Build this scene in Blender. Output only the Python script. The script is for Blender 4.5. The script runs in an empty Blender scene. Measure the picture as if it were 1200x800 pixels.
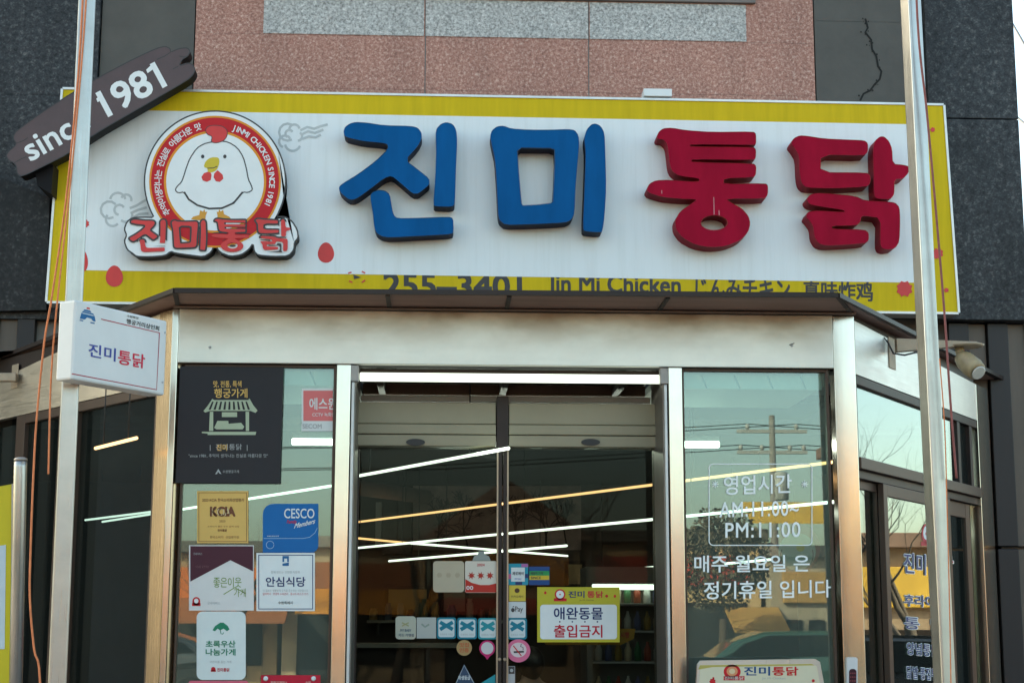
import bpy, bmesh, math, random
from mathutils import Vector as V, Matrix as M4, noise
rnd = random.Random(7)
R = math.radians
sc = bpy.context.scene
col = sc.collection

# ------------------------------------------------------------------ camera, world, sun, exposure
PW, PH, FPX = 1200.0, 800.0, 1900.0
CAM = V((0.0, -9.0, 1.5))
YAW, PITCH, ROLL = R(2.5), math.atan(330.0 / FPX), R(0.12)
fwd = V((math.sin(YAW) * math.cos(PITCH), math.cos(YAW) * math.cos(PITCH), math.sin(PITCH)))
rt0 = V((math.cos(YAW), -math.sin(YAW), 0))
up0 = rt0.cross(fwd)
# photo is rolled a hair clockwise: camera up leans left
rt = rt0 * math.cos(ROLL) + up0 * math.sin(ROLL)
up = up0 * math.cos(ROLL) - rt0 * math.sin(ROLL)
cd = bpy.data.cameras.new('camera')
cam = bpy.data.objects.new('camera', cd)
col.objects.link(cam)
cam.matrix_world = M4((
    (rt.x, up.x, -fwd.x, CAM.x), (rt.y, up.y, -fwd.y, CAM.y), (rt.z, up.z, -fwd.z, CAM.z), (0, 0, 0, 1)))
cd.sensor_fit = 'HORIZONTAL'; cd.sensor_width = 36.0
cd.lens = FPX / PW * 36.0
cd.clip_start = 0.05; cd.clip_end = 2000
sc.camera = cam

SUN_EL, SUN_AZ = R(30), R(-48)          # sun behind the shop (towards +Y), a little to the left
w = bpy.data.worlds.new('World'); sc.world = w; w.use_nodes = True
nt = w.node_tree
bg = nt.nodes['Background']
sky = nt.nodes.new('ShaderNodeTexSky'); sky.sky_type = 'NISHITA'; sky.sun_disc = False
sky.sun_elevation = SUN_EL; sky.sun_rotation = SUN_AZ
sky.air_density = 1.0; sky.dust_density = 2.4; sky.ozone_density = .7
bg.inputs['Strength'].default_value = 0.15
nt.links.new(sky.outputs[0], bg.inputs[0])
sd = bpy.data.lights.new('sun', 'SUN'); sd.energy = 3.6; sd.angle = R(0.6); sd.color = (1, .86, .70)
so = bpy.data.objects.new('sun', sd); col.objects.link(so)
tosun = V((math.sin(SUN_AZ) * math.cos(SUN_EL), math.cos(SUN_AZ) * math.cos(SUN_EL), math.sin(SUN_EL)))
so.rotation_euler = (-tosun).to_track_quat('-Z', 'Y').to_euler()
so.location = (0, 30, 30)
sc.view_settings.view_transform = 'Standard'; sc.view_settings.look = 'None'
sc.view_settings.exposure = 1.9; sc.view_settings.gamma = 1.0
sc.view_settings.use_curve_mapping = False
sc.view_settings.use_white_balance = True
sc.view_settings.white_balance_temperature = 7300; sc.view_settings.white_balance_tint = -2.0

# ------------------------------------------------------------------ projection helpers
def ray(px, py):
    return (rt * ((px - PW / 2) / FPX) + up * ((PH / 2 - py) / FPX) + fwd)
def on_plane(px, py, p, n):
    d = ray(px, py); t = (p - CAM).dot(n) / d.dot(n)
    return CAM + d * t
def onY(px, py, Y=0.0): return on_plane(px, py, V((0, Y, 0)), V((0, 1, 0)))
def onZ(px, py, Z): return on_plane(px, py, V((0, 0, Z)), V((0, 0, 1)))
def X_(px, Y=0.0, py=600): return onY(px, py, Y).x
def Z_(py, Y=0.0, px=590): return onY(px, py, Y).z

class Frame:
    """a plane: origin, in-plane axes u and v, normal n towards the viewer"""
    def __init__(s, o, u, v):
        s.o = V(o); s.u = V(u).normalized(); s.v = V(v); s.v = (s.v - s.u * s.v.dot(s.u)).normalized()
        s.n = s.u.cross(s.v)
    def px(s, x, y, d=0.0):
        p = on_plane(x, y, s.o + s.n * d, s.n) - s.o
        return (p.dot(s.u), p.dot(s.v))
    def w(s, u, v, d=0.0): return s.o + s.u * u + s.v * v + s.n * d
    def shift(s, d): return Frame(s.o + s.n * d, s.u, s.v)
    def rect(s, x0, y0, x1, y1):
        a, b, c, e = s.px(x0, y0), s.px(x1, y0), s.px(x1, y1), s.px(x0, y1)
        return ((a[0] + e[0]) / 2, (e[1] + c[1]) / 2, (b[0] + c[0]) / 2, (a[1] + b[1]) / 2)
def FY(Y): return Frame((0, Y, 0), (1, 0, 0), (0, 0, 1))

# ------------------------------------------------------------------ materials
MATS = {}
def node_mat(name):
    m = bpy.data.materials.new(name); m.use_nodes = True
    return m, m.node_tree, m.node_tree.nodes['Principled BSDF']
def mat(name, c, rough=.6, metal=0.0, var=.12, scale=6.0, bump=0.0, bscale=60, spec=.5, coat=0.0, stretch=(1, 1, 1)):
    if name in MATS: return MATS[name]
    m, t, b = node_mat(name)
    b.inputs['Roughness'].default_value = rough; b.inputs['Metallic'].default_value = metal
    b.inputs['Specular IOR Level'].default_value = spec; b.inputs['Coat Weight'].default_value = coat
    tc = t.nodes.new('ShaderNodeTexCoord'); mp = t.nodes.new('ShaderNodeMapping')
    mp.inputs['Scale'].default_value = stretch
    t.links.new(tc.outputs['Object'], mp.inputs[0])
    n = t.nodes.new('ShaderNodeTexNoise'); n.inputs['Scale'].default_value = scale
    n.inputs['Detail'].default_value = 6; n.inputs['Roughness'].default_value = .65
    t.links.new(mp.outputs[0], n.inputs[0])
    r = t.nodes.new('ShaderNodeValToRGB')
    r.color_ramp.elements[0].position = .3; r.color_ramp.elements[1].position = .7
    r.color_ramp.elements[0].color = (*[x * (1 - var) for x in c], 1)
    r.color_ramp.elements[1].color = (*[min(1, x * (1 + var)) for x in c], 1)
    t.links.new(n.outputs['Fac'], r.inputs[0]); t.links.new(r.outputs[0], b.inputs['Base Color'])
    if bump:
        n2 = t.nodes.new('ShaderNodeTexNoise'); n2.inputs['Scale'].default_value = bscale; n2.inputs['Detail'].default_value = 4
        t.links.new(mp.outputs[0], n2.inputs[0])
        bp = t.nodes.new('ShaderNodeBump'); bp.inputs['Strength'].default_value = bump; bp.inputs['Distance'].default_value = .01
        t.links.new(n2.outputs['Fac'], bp.inputs['Height']); t.links.new(bp.outputs[0], b.inputs['Normal'])
    MATS[name] = m
    return m
def flat(c, rough=.45, key=None):
    """printed vinyl colour with a very slight mottling"""
    return mat(key or 'print_%.3f_%.3f_%.3f_%.2f' % (*c, rough), c, rough, var=.04, scale=9, spec=.2)
def granite(name, cols, pos, scale, rough=.5, stain=.2, bump=.05):
    m, t, b = node_mat(name)
    tc = t.nodes.new('ShaderNodeTexCoord')
    # crystals: a random tone per voronoi cell, broken up by a finer noise
    vo = t.nodes.new('ShaderNodeTexVoronoi'); vo.inputs['Scale'].default_value = scale
    t.links.new(tc.outputs['Object'], vo.inputs[0])
    sx = t.nodes.new('ShaderNodeSeparateColor'); t.links.new(vo.outputs['Color'], sx.inputs[0])
    nf = t.nodes.new('ShaderNodeTexNoise'); nf.inputs['Scale'].default_value = scale * .3; nf.inputs['Detail'].default_value = 4
    t.links.new(tc.outputs['Object'], nf.inputs[0])
    n = t.nodes.new('ShaderNodeMath'); n.operation = 'MULTIPLY_ADD'; n.inputs[1].default_value = .24
    t.links.new(sx.outputs[0], n.inputs[0])
    hf = t.nodes.new('ShaderNodeMath'); hf.operation = 'MULTIPLY'; hf.inputs[1].default_value = .76
    t.links.new(nf.outputs['Fac'], hf.inputs[0]); t.links.new(hf.outputs[0], n.inputs[2])
    r = t.nodes.new('ShaderNodeValToRGB'); e = r.color_ramp.elements
    e[0].position = pos[0]; e[0].color = (*cols[0], 1); e[1].position = pos[-1]; e[1].color = (*cols[-1], 1)
    for p, c in list(zip(pos, cols))[1:-1]:
        q = e.new(p); q.color = (*c, 1)
    t.links.new(n.outputs[0], r.inputs[0])
    s = t.nodes.new('ShaderNodeTexNoise'); s.inputs['Scale'].default_value = 1.3; s.inputs['Detail'].default_value = 7
    mp = t.nodes.new('ShaderNodeMapping'); mp.inputs['Scale'].default_value = (2.2, 1, .5)
    t.links.new(tc.outputs['Object'], mp.inputs[0]); t.links.new(mp.outputs[0], s.inputs[0])
    mr = t.nodes.new('ShaderNodeMapRange'); mr.inputs[1].default_value = .3; mr.inputs[2].default_value = .7
    mr.inputs[3].default_value = 1 - stain; mr.inputs[4].default_value = 1 + stain
    t.links.new(s.outputs['Fac'], mr.inputs[0])
    mx = t.nodes.new('ShaderNodeVectorMath'); mx.operation = 'SCALE'
    t.links.new(r.outputs[0], mx.inputs[0]); t.links.new(mr.outputs[0], mx.inputs['Scale'])
    t.links.new(mx.outputs[0], b.inputs['Base Color'])
    b.inputs['Roughness'].default_value = rough
    b.inputs['Specular IOR Level'].default_value = .5 if cols[1][0] > .2 else .2
    bp = t.nodes.new('ShaderNodeBump'); bp.inputs['Strength'].default_value = bump; bp.inputs['Distance'].default_value = .005
    t.links.new(n.outputs[0], bp.inputs['Height']); t.links.new(bp.outputs[0], b.inputs['Normal'])
    MATS[name] = m
    return m
def steel(name, c=(.74, .73, .70), rough=.3, stretch=(40, 40, .6), var=.12, dirt=0.0, dirt_z=None, bump=.05, rvar=.28):
    """brushed stainless: fine streaks along the stretch axis, blotchy dirt, slight waviness"""
    m, t, b = node_mat(name)
    b.inputs['Metallic'].default_value = 1.0
    tc = t.nodes.new('ShaderNodeTexCoord'); mp = t.nodes.new('ShaderNodeMapping'); mp.inputs['Scale'].default_value = stretch
    t.links.new(tc.outputs['Object'], mp.inputs[0])
    n = t.nodes.new('ShaderNodeTexNoise'); n.inputs['Scale'].default_value = 6; n.inputs['Detail'].default_value = 5
    t.links.new(mp.outputs[0], n.inputs[0])
    r = t.nodes.new('ShaderNodeMapRange'); r.inputs[1].default_value = .25; r.inputs[2].default_value = .75
    r.inputs[3].default_value = rough * (1 - rvar); r.inputs[4].default_value = rough * (1 + rvar)
    t.links.new(n.outputs['Fac'], r.inputs[0]); t.links.new(r.outputs[0], b.inputs['Roughness'])
    ramp = t.nodes.new('ShaderNodeValToRGB')
    ramp.color_ramp.elements[0].position = .3; ramp.color_ramp.elements[1].position = .62
    ramp.color_ramp.elements[0].color = (*[x * (1 - var) for x in c], 1); ramp.color_ramp.elements[1].color = (*c, 1)
    n3 = t.nodes.new('ShaderNodeTexNoise'); n3.inputs['Scale'].default_value = 2.2; n3.inputs['Detail'].default_value = 8
    n3.inputs['Roughness'].default_value = .7
    mp3 = t.nodes.new('ShaderNodeMapping'); mp3.inputs['Scale'].default_value = (1, 1, 1.6)
    t.links.new(tc.outputs['Object'], mp3.inputs[0]); t.links.new(mp3.outputs[0], n3.inputs[0])
    t.links.new(n3.outputs['Fac'], ramp.inputs[0])
    cur = ramp.outputs[0]
    if dirt:
        # grime that has run down from the top edge of the panel (a stain with its own ragged shape)
        sp = t.nodes.new('ShaderNodeSeparateXYZ'); t.links.new(tc.outputs['Object'], sp.inputs[0])
        mr = t.nodes.new('ShaderNodeMapRange'); mr.inputs[1].default_value = dirt_z[0]; mr.inputs[2].default_value = dirt_z[1]
        t.links.new(sp.outputs['Z'], mr.inputs[0])
        n4 = t.nodes.new('ShaderNodeTexNoise'); n4.inputs['Scale'].default_value = 3.0; n4.inputs['Detail'].default_value = 7
        mp4 = t.nodes.new('ShaderNodeMapping'); mp4.inputs['Scale'].default_value = (.9, 1, 1.7)
        t.links.new(tc.outputs['Object'], mp4.inputs[0]); t.links.new(mp4.outputs[0], n4.inputs[0])
        mu = t.nodes.new('ShaderNodeMath'); mu.operation = 'MULTIPLY'
        rr = t.nodes.new('ShaderNodeMapRange'); rr.inputs[1].default_value = .34; rr.inputs[2].default_value = .60
        t.links.new(n4.outputs['Fac'], rr.inputs[0])
        t.links.new(mr.outputs[0], mu.inputs[0]); t.links.new(rr.outputs[0], mu.inputs[1])
        mi = t.nodes.new('ShaderNodeMath'); mi.operation = 'MULTIPLY'; mi.inputs[1].default_value = dirt
        t.links.new(mu.outputs[0], mi.inputs[0])
        mix = t.nodes.new('ShaderNodeMix'); mix.data_type = 'RGBA'
        t.links.new(mi.outputs[0], mix.inputs[0]); t.links.new(cur, mix.inputs[6]); mix.inputs[7].default_value = (.22, .15, .09, 1)
        cur = mix.outputs[2]
    t.links.new(cur, b.inputs['Base Color'])
    bp = t.nodes.new('ShaderNodeBump'); bp.inputs['Strength'].default_value = bump; bp.inputs['Distance'].default_value = .02
    n2 = t.nodes.new('ShaderNodeTexNoise'); n2.inputs['Scale'].default_value = 2.5; n2.inputs['Detail'].default_value = 2
    t.links.new(tc.outputs['Object'], n2.inputs[0])
    t.links.new(n2.outputs['Fac'], bp.inputs['Height']); t.links.new(bp.outputs[0], b.inputs['Normal'])
    MATS[name] = m
    return m
def glass(name, f0, tint=(.8, .9, .88), wave=.004, dust=0.0):
    m = bpy.data.materials.new(name); m.use_nodes = True; t = m.node_tree
    t.nodes.clear()
    out = t.nodes.new('ShaderNodeOutputMaterial'); mx = t.nodes.new('ShaderNodeMixShader')
    tr = t.nodes.new('ShaderNodeBsdfTransparent'); tr.inputs[0].default_value = (*tint, 1)
    gl = t.nodes.new('ShaderNodeBsdfGlossy'); gl.inputs['Roughness'].default_value = .0
    gl.inputs['Color'].default_value = (.93, 1, .98, 1)
    lw = t.nodes.new('ShaderNodeLayerWeight'); lw.inputs['Blend'].default_value = .5
    pw = t.nodes.new('ShaderNodeMath'); pw.operation = 'POWER'; pw.inputs[1].default_value = 5.0
    fr = t.nodes.new('ShaderNodeMath'); fr.operation = 'MULTIPLY_ADD'; fr.inputs[1].default_value = 1 - f0; fr.inputs[2].default_value = f0
    t.links.new(lw.outputs['Facing'], pw.inputs[0]); t.links.new(pw.outputs[0], fr.inputs[0])
    tc = t.nodes.new('ShaderNodeTexCoord'); n = t.nodes.new('ShaderNodeTexNoise'); n.inputs['Scale'].default_value = 1.1
    n.inputs['Detail'].default_value = 1
    bp = t.nodes.new('ShaderNodeBump'); bp.inputs['Strength'].default_value = wave; bp.inputs['Distance'].default_value = .05
    t.links.new(tc.outputs['Object'], n.inputs[0]); t.links.new(n.outputs['Fac'], bp.inputs['Height'])
    t.links.new(bp.outputs[0], gl.inputs['Normal'])
    t.links.new(fr.outputs[0], mx.inputs[0]); t.links.new(tr.outputs[0], mx.inputs[1]); t.links.new(gl.outputs[0], mx.inputs[2])
    last = mx.outputs[0]
    if dust:
        df = t.nodes.new('ShaderNodeBsdfDiffuse'); df.inputs[0].default_value = (.50, .60, .54, 1)
        m2 = t.nodes.new('ShaderNodeMixShader'); m2.inputs[0].default_value = dust
        t.links.new(last, m2.inputs[1]); t.links.new(df.outputs[0], m2.inputs[2]); last = m2.outputs[0]
    t.links.new(last, out.inputs[0])
    MATS[name] = m
    return m
def emit(name, c, s):
    m = bpy.data.materials.new(name); m.use_nodes = True; t = m.node_tree; t.nodes.clear()
    out = t.nodes.new('ShaderNodeOutputMaterial'); e = t.nodes.new('ShaderNodeEmission')
    e.inputs[0].default_value = (*c, 1); e.inputs[1].default_value = s
    t.links.new(e.outputs[0], out.inputs[0]); MATS[name] = m
    return m

def sign_face_mat():
    """white acrylic sign face: rain streaks and panel seams' dust"""
    m, t, b = node_mat('white_sign_vinyl')
    tc = t.nodes.new('ShaderNodeTexCoord'); mp = t.nodes.new('ShaderNodeMapping'); mp.inputs['Scale'].default_value = (7, 1, .35)
    t.links.new(tc.outputs['Object'], mp.inputs[0])
    n = t.nodes.new('ShaderNodeTexNoise'); n.inputs['Scale'].default_value = 2.4; n.inputs['Detail'].default_value = 7; n.inputs['Roughness'].default_value = .7
    t.links.new(mp.outputs[0], n.inputs[0])
    r = t.nodes.new('ShaderNodeValToRGB'); e = r.color_ramp.elements
    e[0].position = .28; e[0].color = (.685, .72, .72, 1); e[1].position = .52; e[1].color = (.75, .79, .80, 1)
    t.links.new(n.outputs['Fac'], r.inputs[0]); t.links.new(r.outputs[0], b.inputs['Base Color'])
    b.inputs['Roughness'].default_value = .38
    MATS['white_sign_vinyl'] = m
    return m

PINK = granite('pink_granite', [(.17, .072, .052), (.32, .138, .10), (.42, .21, .155), (.66, .48, .40)], [.27, .43, .57, .78], 150, .55, .13)
GREYG = granite('grey_granite', [(.14, .135, .13), (.31, .305, .29), (.46, .45, .43), (.74, .73, .70)], [.27, .43, .57, .78], 150, .55, .10)
DARKG = granite('dark_granite', [(.010, .011, .012), (.027, .029, .032), (.041, .044, .048), (.13, .13, .125)], [.25, .44, .58, .82], 95, .42, .28)
DARKL = granite('dark_granite_polished', [(.005, .005, .006), (.010, .010, .011), (.017, .017, .018), (.06, .06, .06)], [.25, .44, .58, .80], 70, .35, .3)
OLIVE = mat('grey_stone_panel', (.074, .068, .058), .6, var=.2, scale=2.2, bump=.08, bscale=30)
BEAM_STEEL = None
POST_STEEL = steel('post_stainless', (.58, .545, .49), .17, (60, 60, .5), .10, bump=.03)
POLE_STEEL = steel('pole_stainless', (.44, .43, .40), .34, (60, 60, .6), .18, bump=.03)
BRONZE = mat('brown_anodised_aluminium', (.070, .046, .034), .42, .2, var=.12, scale=3, spec=.25)
DARKBR = mat('dark_brown_aluminium', (.026, .018, .016), .42, .1, var=.15, scale=3, spec=.25)
SOFFIT = mat('brown_metal_soffit', (.26, .155, .12), .5, .0, var=.25, scale=1.8, stretch=(.6, 8, 1))
BLACK = mat('black_rubber', (.012, .012, .013), .5)
CLADD = mat('dark_corrugated_cladding', (.010, .008, .009), .45, .2, var=.25, scale=2, stretch=(3, 3, .4))
CLADL = mat('brown_corrugated_cladding', (.095, .073, .055), .5, .1, var=.2, scale=2, stretch=(3, 3, .4))
GL_WIN = glass('window_glass_filmed', .105, (.70, .82, .78), dust=.055)
GL_DOOR = glass('door_glass', .0065, (.62, .64, .62))
GL_SIDE = glass('side_glass', .28, (.6, .68, .68))
GL_DARK = glass('dark_side_glass', .022, (.45, .50, .50), dust=.01)
CREAM = mat('cream_painted_steel', (.25, .225, .15), .45, var=.08, scale=3)
LEDW = emit('led_white', (.86, 1, .96), 1.2)
LEDY = emit('led_warm', (1, .58, .28), .9)
ROPE_O = mat('orange_cord', (.62, .19, .07), .7, var=.2, scale=40)
ROPE_R = mat('faded_red_cord', (.24, .07, .06), .7, var=.2, scale=40)
SIGNW = sign_face_mat()
YELLOW = mat('yellow_vinyl', (.62, .45, .018), .5, var=.10, scale=2.5, stretch=(6, 1, .5), spec=.1)
BLUE = mat('blue_acrylic', (.002, .090, .27), .5, var=.12, scale=2.5, stretch=(3, 1, .8), spec=.05)
BLUES = mat('navy_letter_return', (.006, .014, .045), .5, spec=.08)
RED = mat('red_acrylic', (.31, .004, .026), .5, var=.16, scale=2.5, stretch=(3, 1, .8), spec=.05)
REDS = mat('red_letter_return', (.24, .004, .018), .5, spec=.08)
PLANKF = mat('brown_plank_face', (.075, .045, .047), .5, var=.15, scale=4)
BLACKS = mat('black_sign_return', (.010, .010, .012), .5, spec=.1)
WHITEP = mat('white_print', (.74, .77, .77), .45, var=.04)
INKB = mat('dark_print', (.030, .028, .030), .5, var=.1)
GREYP = mat('grey_print', (.36, .38, .39), .5, var=.06)
EGGR = mat('red_print', (.60, .025, .025), .45, var=.08)

# ------------------------------------------------------------------ object helpers
WL = {}
def wloc(o): return WL[o.name]
def tag(o, label=None, cat=None, group=None, kind=None):
    if label: o['label'] = label
    if cat: o['category'] = cat
    if group: o['group'] = group
    if kind: o['kind'] = kind
    return o
def empty(name, loc, label, cat, group=None):
    o = bpy.data.objects.new(name, None); col.objects.link(o); o.location = loc; o.empty_display_size = .1
    WL[o.name] = V(loc)
    return tag(o, label, cat, group)
def link(name, me, m, parent=None, origin=None):
    """mesh given in world coordinates -> object; children are stored relative to their parent"""
    if m is not None:
        ms = m if isinstance(m, (list, tuple)) else [m]
        me.materials.clear()
        for x in ms: me.materials.append(x)
    if parent is not None: loc = wloc(parent)
    elif origin is not None: loc = V(origin)
    else:
        if len(me.vertices):
            xs = [v.co for v in me.vertices]
            loc = V(((min(c.x for c in xs) + max(c.x for c in xs)) / 2, (min(c.y for c in xs) + max(c.y for c in xs)) / 2, min(c.z for c in xs)))
        else: loc = V((0, 0, 0))
    me.transform(M4.Translation(-loc)); me.name = name
    o = bpy.data.objects.new(name, me); col.objects.link(o)
    if parent is not None: o.parent = parent
    else: o.location = loc
    WL[o.name] = loc
    return o
def from_bm(bm, name='m'):
    me = bpy.data.meshes.new(name); bm.to_mesh(me); bm.free(); return me
def add_box(bm, a, b, bevel=0.0):
    x0, y0, z0 = a; x1, y1, z1 = b
    vs = [bm.verts.new(p) for p in ((x0, y0, z0), (x1, y0, z0), (x1, y1, z0), (x0, y1, z0), (x0, y0, z1), (x1, y0, z1), (x1, y1, z1), (x0, y1, z1))]
    fs = [bm.faces.new([vs[i] for i in f]) for f in ((3, 2, 1, 0), (4, 5, 6, 7), (0, 1, 5, 4), (1, 2, 6, 5), (2, 3, 7, 6), (3, 0, 4, 7))]
    if bevel:
        es = {e for f in fs for e in f.edges}
        bmesh.ops.bevel(bm, geom=list(es), offset=bevel, segments=2, affect='EDGES', profile=.5)
def box(name, a, b, m, parent=None, bevel=.004):
    a2 = tuple(min(p, q) for p, q in zip(a, b)); b2 = tuple(max(p, q) for p, q in zip(a, b))
    bm = bmesh.new(); add_box(bm, a2, b2, bevel)
    return link(name, from_bm(bm), m, parent)
def add_obox(bm, fr, u0, v0, u1, v1, d0, d1, bevel=0.0):
    """box in a frame; d0 front (towards the viewer), d1 back"""
    P = [fr.w(u, v, d) for d in (d0, d1) for (u, v) in ((u0, v0), (u1, v0), (u1, v1), (u0, v1))]
    vs = [bm.verts.new(p) for p in P]
    fs = [bm.faces.new([vs[i] for i in f]) for f in ((0, 1, 2, 3), (7, 6, 5, 4), (0, 4, 5, 1), (1, 5, 6, 2), (2, 6, 7, 3), (3, 7, 4, 0))]
    bmesh.ops.recalc_face_normals(bm, faces=fs)
    if bevel:
        es = {e for f in fs for e in f.edges}
        bmesh.ops.bevel(bm, geom=list(es), offset=bevel, segments=2, affect='EDGES', profile=.5)
def obox(name, fr, u0, v0, u1, v1, d0, d1, m, parent=None, bevel=.003):
    bm = bmesh.new(); add_obox(bm, fr, u0, v0, u1, v1, d0, d1, bevel)
    return link(name, from_bm(bm), m, parent)
def pbox(name, fr, x0, y0, x1, y1, d0, d1, m, parent=None, bevel=.003):
    u0, v0, u1, v1 = fr.rect(x0, y0, x1, y1)
    return obox(name, fr, u0, v0, u1, v1, d0, d1, m, parent, bevel)
def prism_bm(bm, fr, uv, d0, d1):
    a = [bm.verts.new(fr.w(u, v, d0)) for u, v in uv]; b = [bm.verts.new(fr.w(u, v, d1)) for u, v in uv]
    fs = [bm.faces.new(a), bm.faces.new(list(reversed(b)))]
    n = len(uv)
    for i in range(n):
        j = (i + 1) % n
        fs.append(bm.faces.new((a[i], b[i], b[j], a[j])))
    bmesh.ops.recalc_face_normals(bm, faces=fs)
    return fs
def prism(name, fr, uv, d0, d1, m, parent=None):
    bm = bmesh.new(); prism_bm(bm, fr, uv, d0, d1)
    return link(name, from_bm(bm), m, parent)
def pprism(name, fr, pts, d0, d1, m, parent=None):
    return prism(name, fr, [fr.px(x, y) for x, y in pts], d0, d1, m, parent)
def add_tube(bm, pts, r, seg=8, cap=True):
    pts = [V(p) for p in pts]; rings = []
    rr = r if isinstance(r, (list, tuple)) else [r] * len(pts)
    for i, p in enumerate(pts):
        t = (pts[min(i + 1, len(pts) - 1)] - pts[max(i - 1, 0)]).normalized()
        a = V((0, 0, 1)) if abs(t.z) < .9 else V((1, 0, 0))
        u = t.cross(a).normalized(); v = t.cross(u)
        rings.append([bm.verts.new(p + (u * math.cos(k * 2 * math.pi / seg) + v * math.sin(k * 2 * math.pi / seg)) * rr[i]) for k in range(seg)])
    for i in range(len(rings) - 1):
        for k in range(seg):
            f = bm.faces.new((rings[i][k], rings[i][(k + 1) % seg], rings[i + 1][(k + 1) % seg], rings[i + 1][k])); f.smooth = True
    if cap:
        bm.faces.new(rings[0][::-1]); bm.faces.new(rings[-1])
    return rings
def tube(name, pts, r, m, parent=None, seg=8):
    bm = bmesh.new(); add_tube(bm, pts, r, seg); bmesh.ops.recalc_face_normals(bm, faces=bm.faces[:])
    return link(name, from_bm(bm), m, parent)
def lathe_bm(bm, base, axis, prof, seg=24):
    """prof: (distance along axis, radius)"""
    axis = V(axis).normalized(); a = V((0, 0, 1)) if abs(axis.z) < .9 else V((1, 0, 0))
    u = axis.cross(a).normalized(); v = axis.cross(u); rings = []
    for h, r in prof:
        c = V(base) + axis * h
        rings.append([bm.verts.new(c + (u * math.cos(k * 2 * math.pi / seg) + v * math.sin(k * 2 * math.pi / seg)) * max(r, 1e-4)) for k in range(seg)])
    for i in range(len(rings) - 1):
        for k in range(seg):
            f = bm.faces.new((rings[i][k], rings[i][(k + 1) % seg], rings[i + 1][(k + 1) % seg], rings[i + 1][k])); f.smooth = True
    bm.faces.new(rings[0][::-1]); bm.faces.new(rings[-1])
def lathe(name, base, axis, prof, m, parent=None, seg=24):
    bm = bmesh.new(); lathe_bm(bm, base, axis, prof, seg); bmesh.ops.recalc_face_normals(bm, faces=bm.faces[:])
    return link(name, from_bm(bm), m, parent)
def chaikin(p, it=1, k=.22):
    for _ in range(it):
        q = []
        for i in range(len(p)):
            a, b = p[i], p[(i + 1) % len(p)]
            q.append((a[0] * (1 - k) + b[0] * k, a[1] * (1 - k) + b[1] * k)); q.append((a[0] * k + b[0] * (1 - k), a[1] * k + b[1] * (1 - k)))
        p = q
    return p
def ell(cx, cy, rx, ry=None, n=40, a0=0, a1=360):
    ry = rx if ry is None else ry
    full = abs(a1 - a0) >= 360
    k = n if full else n + 1
    return [(cx + rx * math.cos(R(a0 + (a1 - a0) * i / n)), cy + ry * math.sin(R(a0 + (a1 - a0) * i / n))) for i in range(k)]
def rrect(x0, y0, x1, y1, r, n=5):
    o = []
    for cx, cy, a in ((x1 - r, y1 - r, 0), (x0 + r, y1 - r, 90), (x0 + r, y0 + r, 180), (x1 - r, y0 + r, 270)):
        for i in range(n + 1):
            o.append((cx + r * math.cos(R(a + 90 * i / n)), cy + r * math.sin(R(a + 90 * i / n))))
    return o
def stroke(p, wd, closed=False):
    """outline of a thin brush line through points"""
    L, Rr = [], []
    n = len(p)
    for i in range(n):
        a = p[(i - 1) % n] if closed or i > 0 else p[i]; b = p[(i + 1) % n] if closed or i < n - 1 else p[i]
        dx, dy = b[0] - a[0], b[1] - a[1]; l = math.hypot(dx, dy) or 1
        nx, ny = -dy / l * wd / 2, dx / l * wd / 2
        L.append((p[i][0] + nx, p[i][1] + ny)); Rr.append((p[i][0] - nx, p[i][1] - ny))
    return L, Rr
tmp = bpy.data.scenes.new('letter_bench')
def eval_curve(cu):
    ob = bpy.data.objects.new('tmp', cu); tmp.collection.objects.link(ob)
    vl = tmp.view_layers[0]; vl.update(); dg = vl.depsgraph
    me = bpy.data.meshes.new_from_object(ob.evaluated_get(dg))
    bpy.data.objects.remove(ob); bpy.data.curves.remove(cu)
    return me
def curve_mesh(loops, extrude=0.0, bevel=0.0, offset=0.0):
    cu = bpy.data.curves.new('c', 'CURVE'); cu.dimensions = '2D'; cu.fill_mode = 'BOTH' if extrude else 'FRONT'
    cu.extrude = extrude; cu.bevel_depth = bevel; cu.bevel_resolution = 1; cu.offset = offset
    for lp in loops:
        s = cu.splines.new('POLY'); s.points.add(len(lp) - 1); s.use_cyclic_u = True
        for i, (x, y) in enumerate(lp): s.points[i].co = (x, y, 0, 1)
    return eval_curve(cu)
def place(me, fr, d):
    m = M4((( fr.u.x, fr.v.x, fr.n.x, 0), (fr.u.y, fr.v.y, fr.n.y, 0), (fr.u.z, fr.v.z, fr.n.z, 0), (0, 0, 0, 1)))
    me.transform(m); me.transform(M4.Translation(fr.o + fr.n * d))
    return me
def shape(name, fr, loops, d, thick, m, parent=None, bevel=0.0, offset=0.0, side=None):
    """loops in uv; front face at depth d; holes allowed; side material for the return"""
    me = curve_mesh(loops, thick / 2, bevel, offset)
    if side is not None:
        for p in me.polygons: p.material_index = 0 if p.normal.z > .5 else 1
        mi = [p.material_index for p in me.polygons]
    place(me, fr, d - thick / 2 - bevel)
    o = link(name, me, m if side is None else [m, side], parent)
    if side is not None:
        for p, k in zip(me.polygons, mi): p.material_index = k
    return o
def pshape(name, fr, loops, d, thick, m, parent=None, bevel=0.0, offset=0.0, side=None):
    """loops in photo pixels on the frame's plane shifted by d"""
    return shape(name, fr, [[fr.px(x, y, d) for x, y in lp] for lp in loops], d, thick, m, parent, bevel, offset, side)
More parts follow.
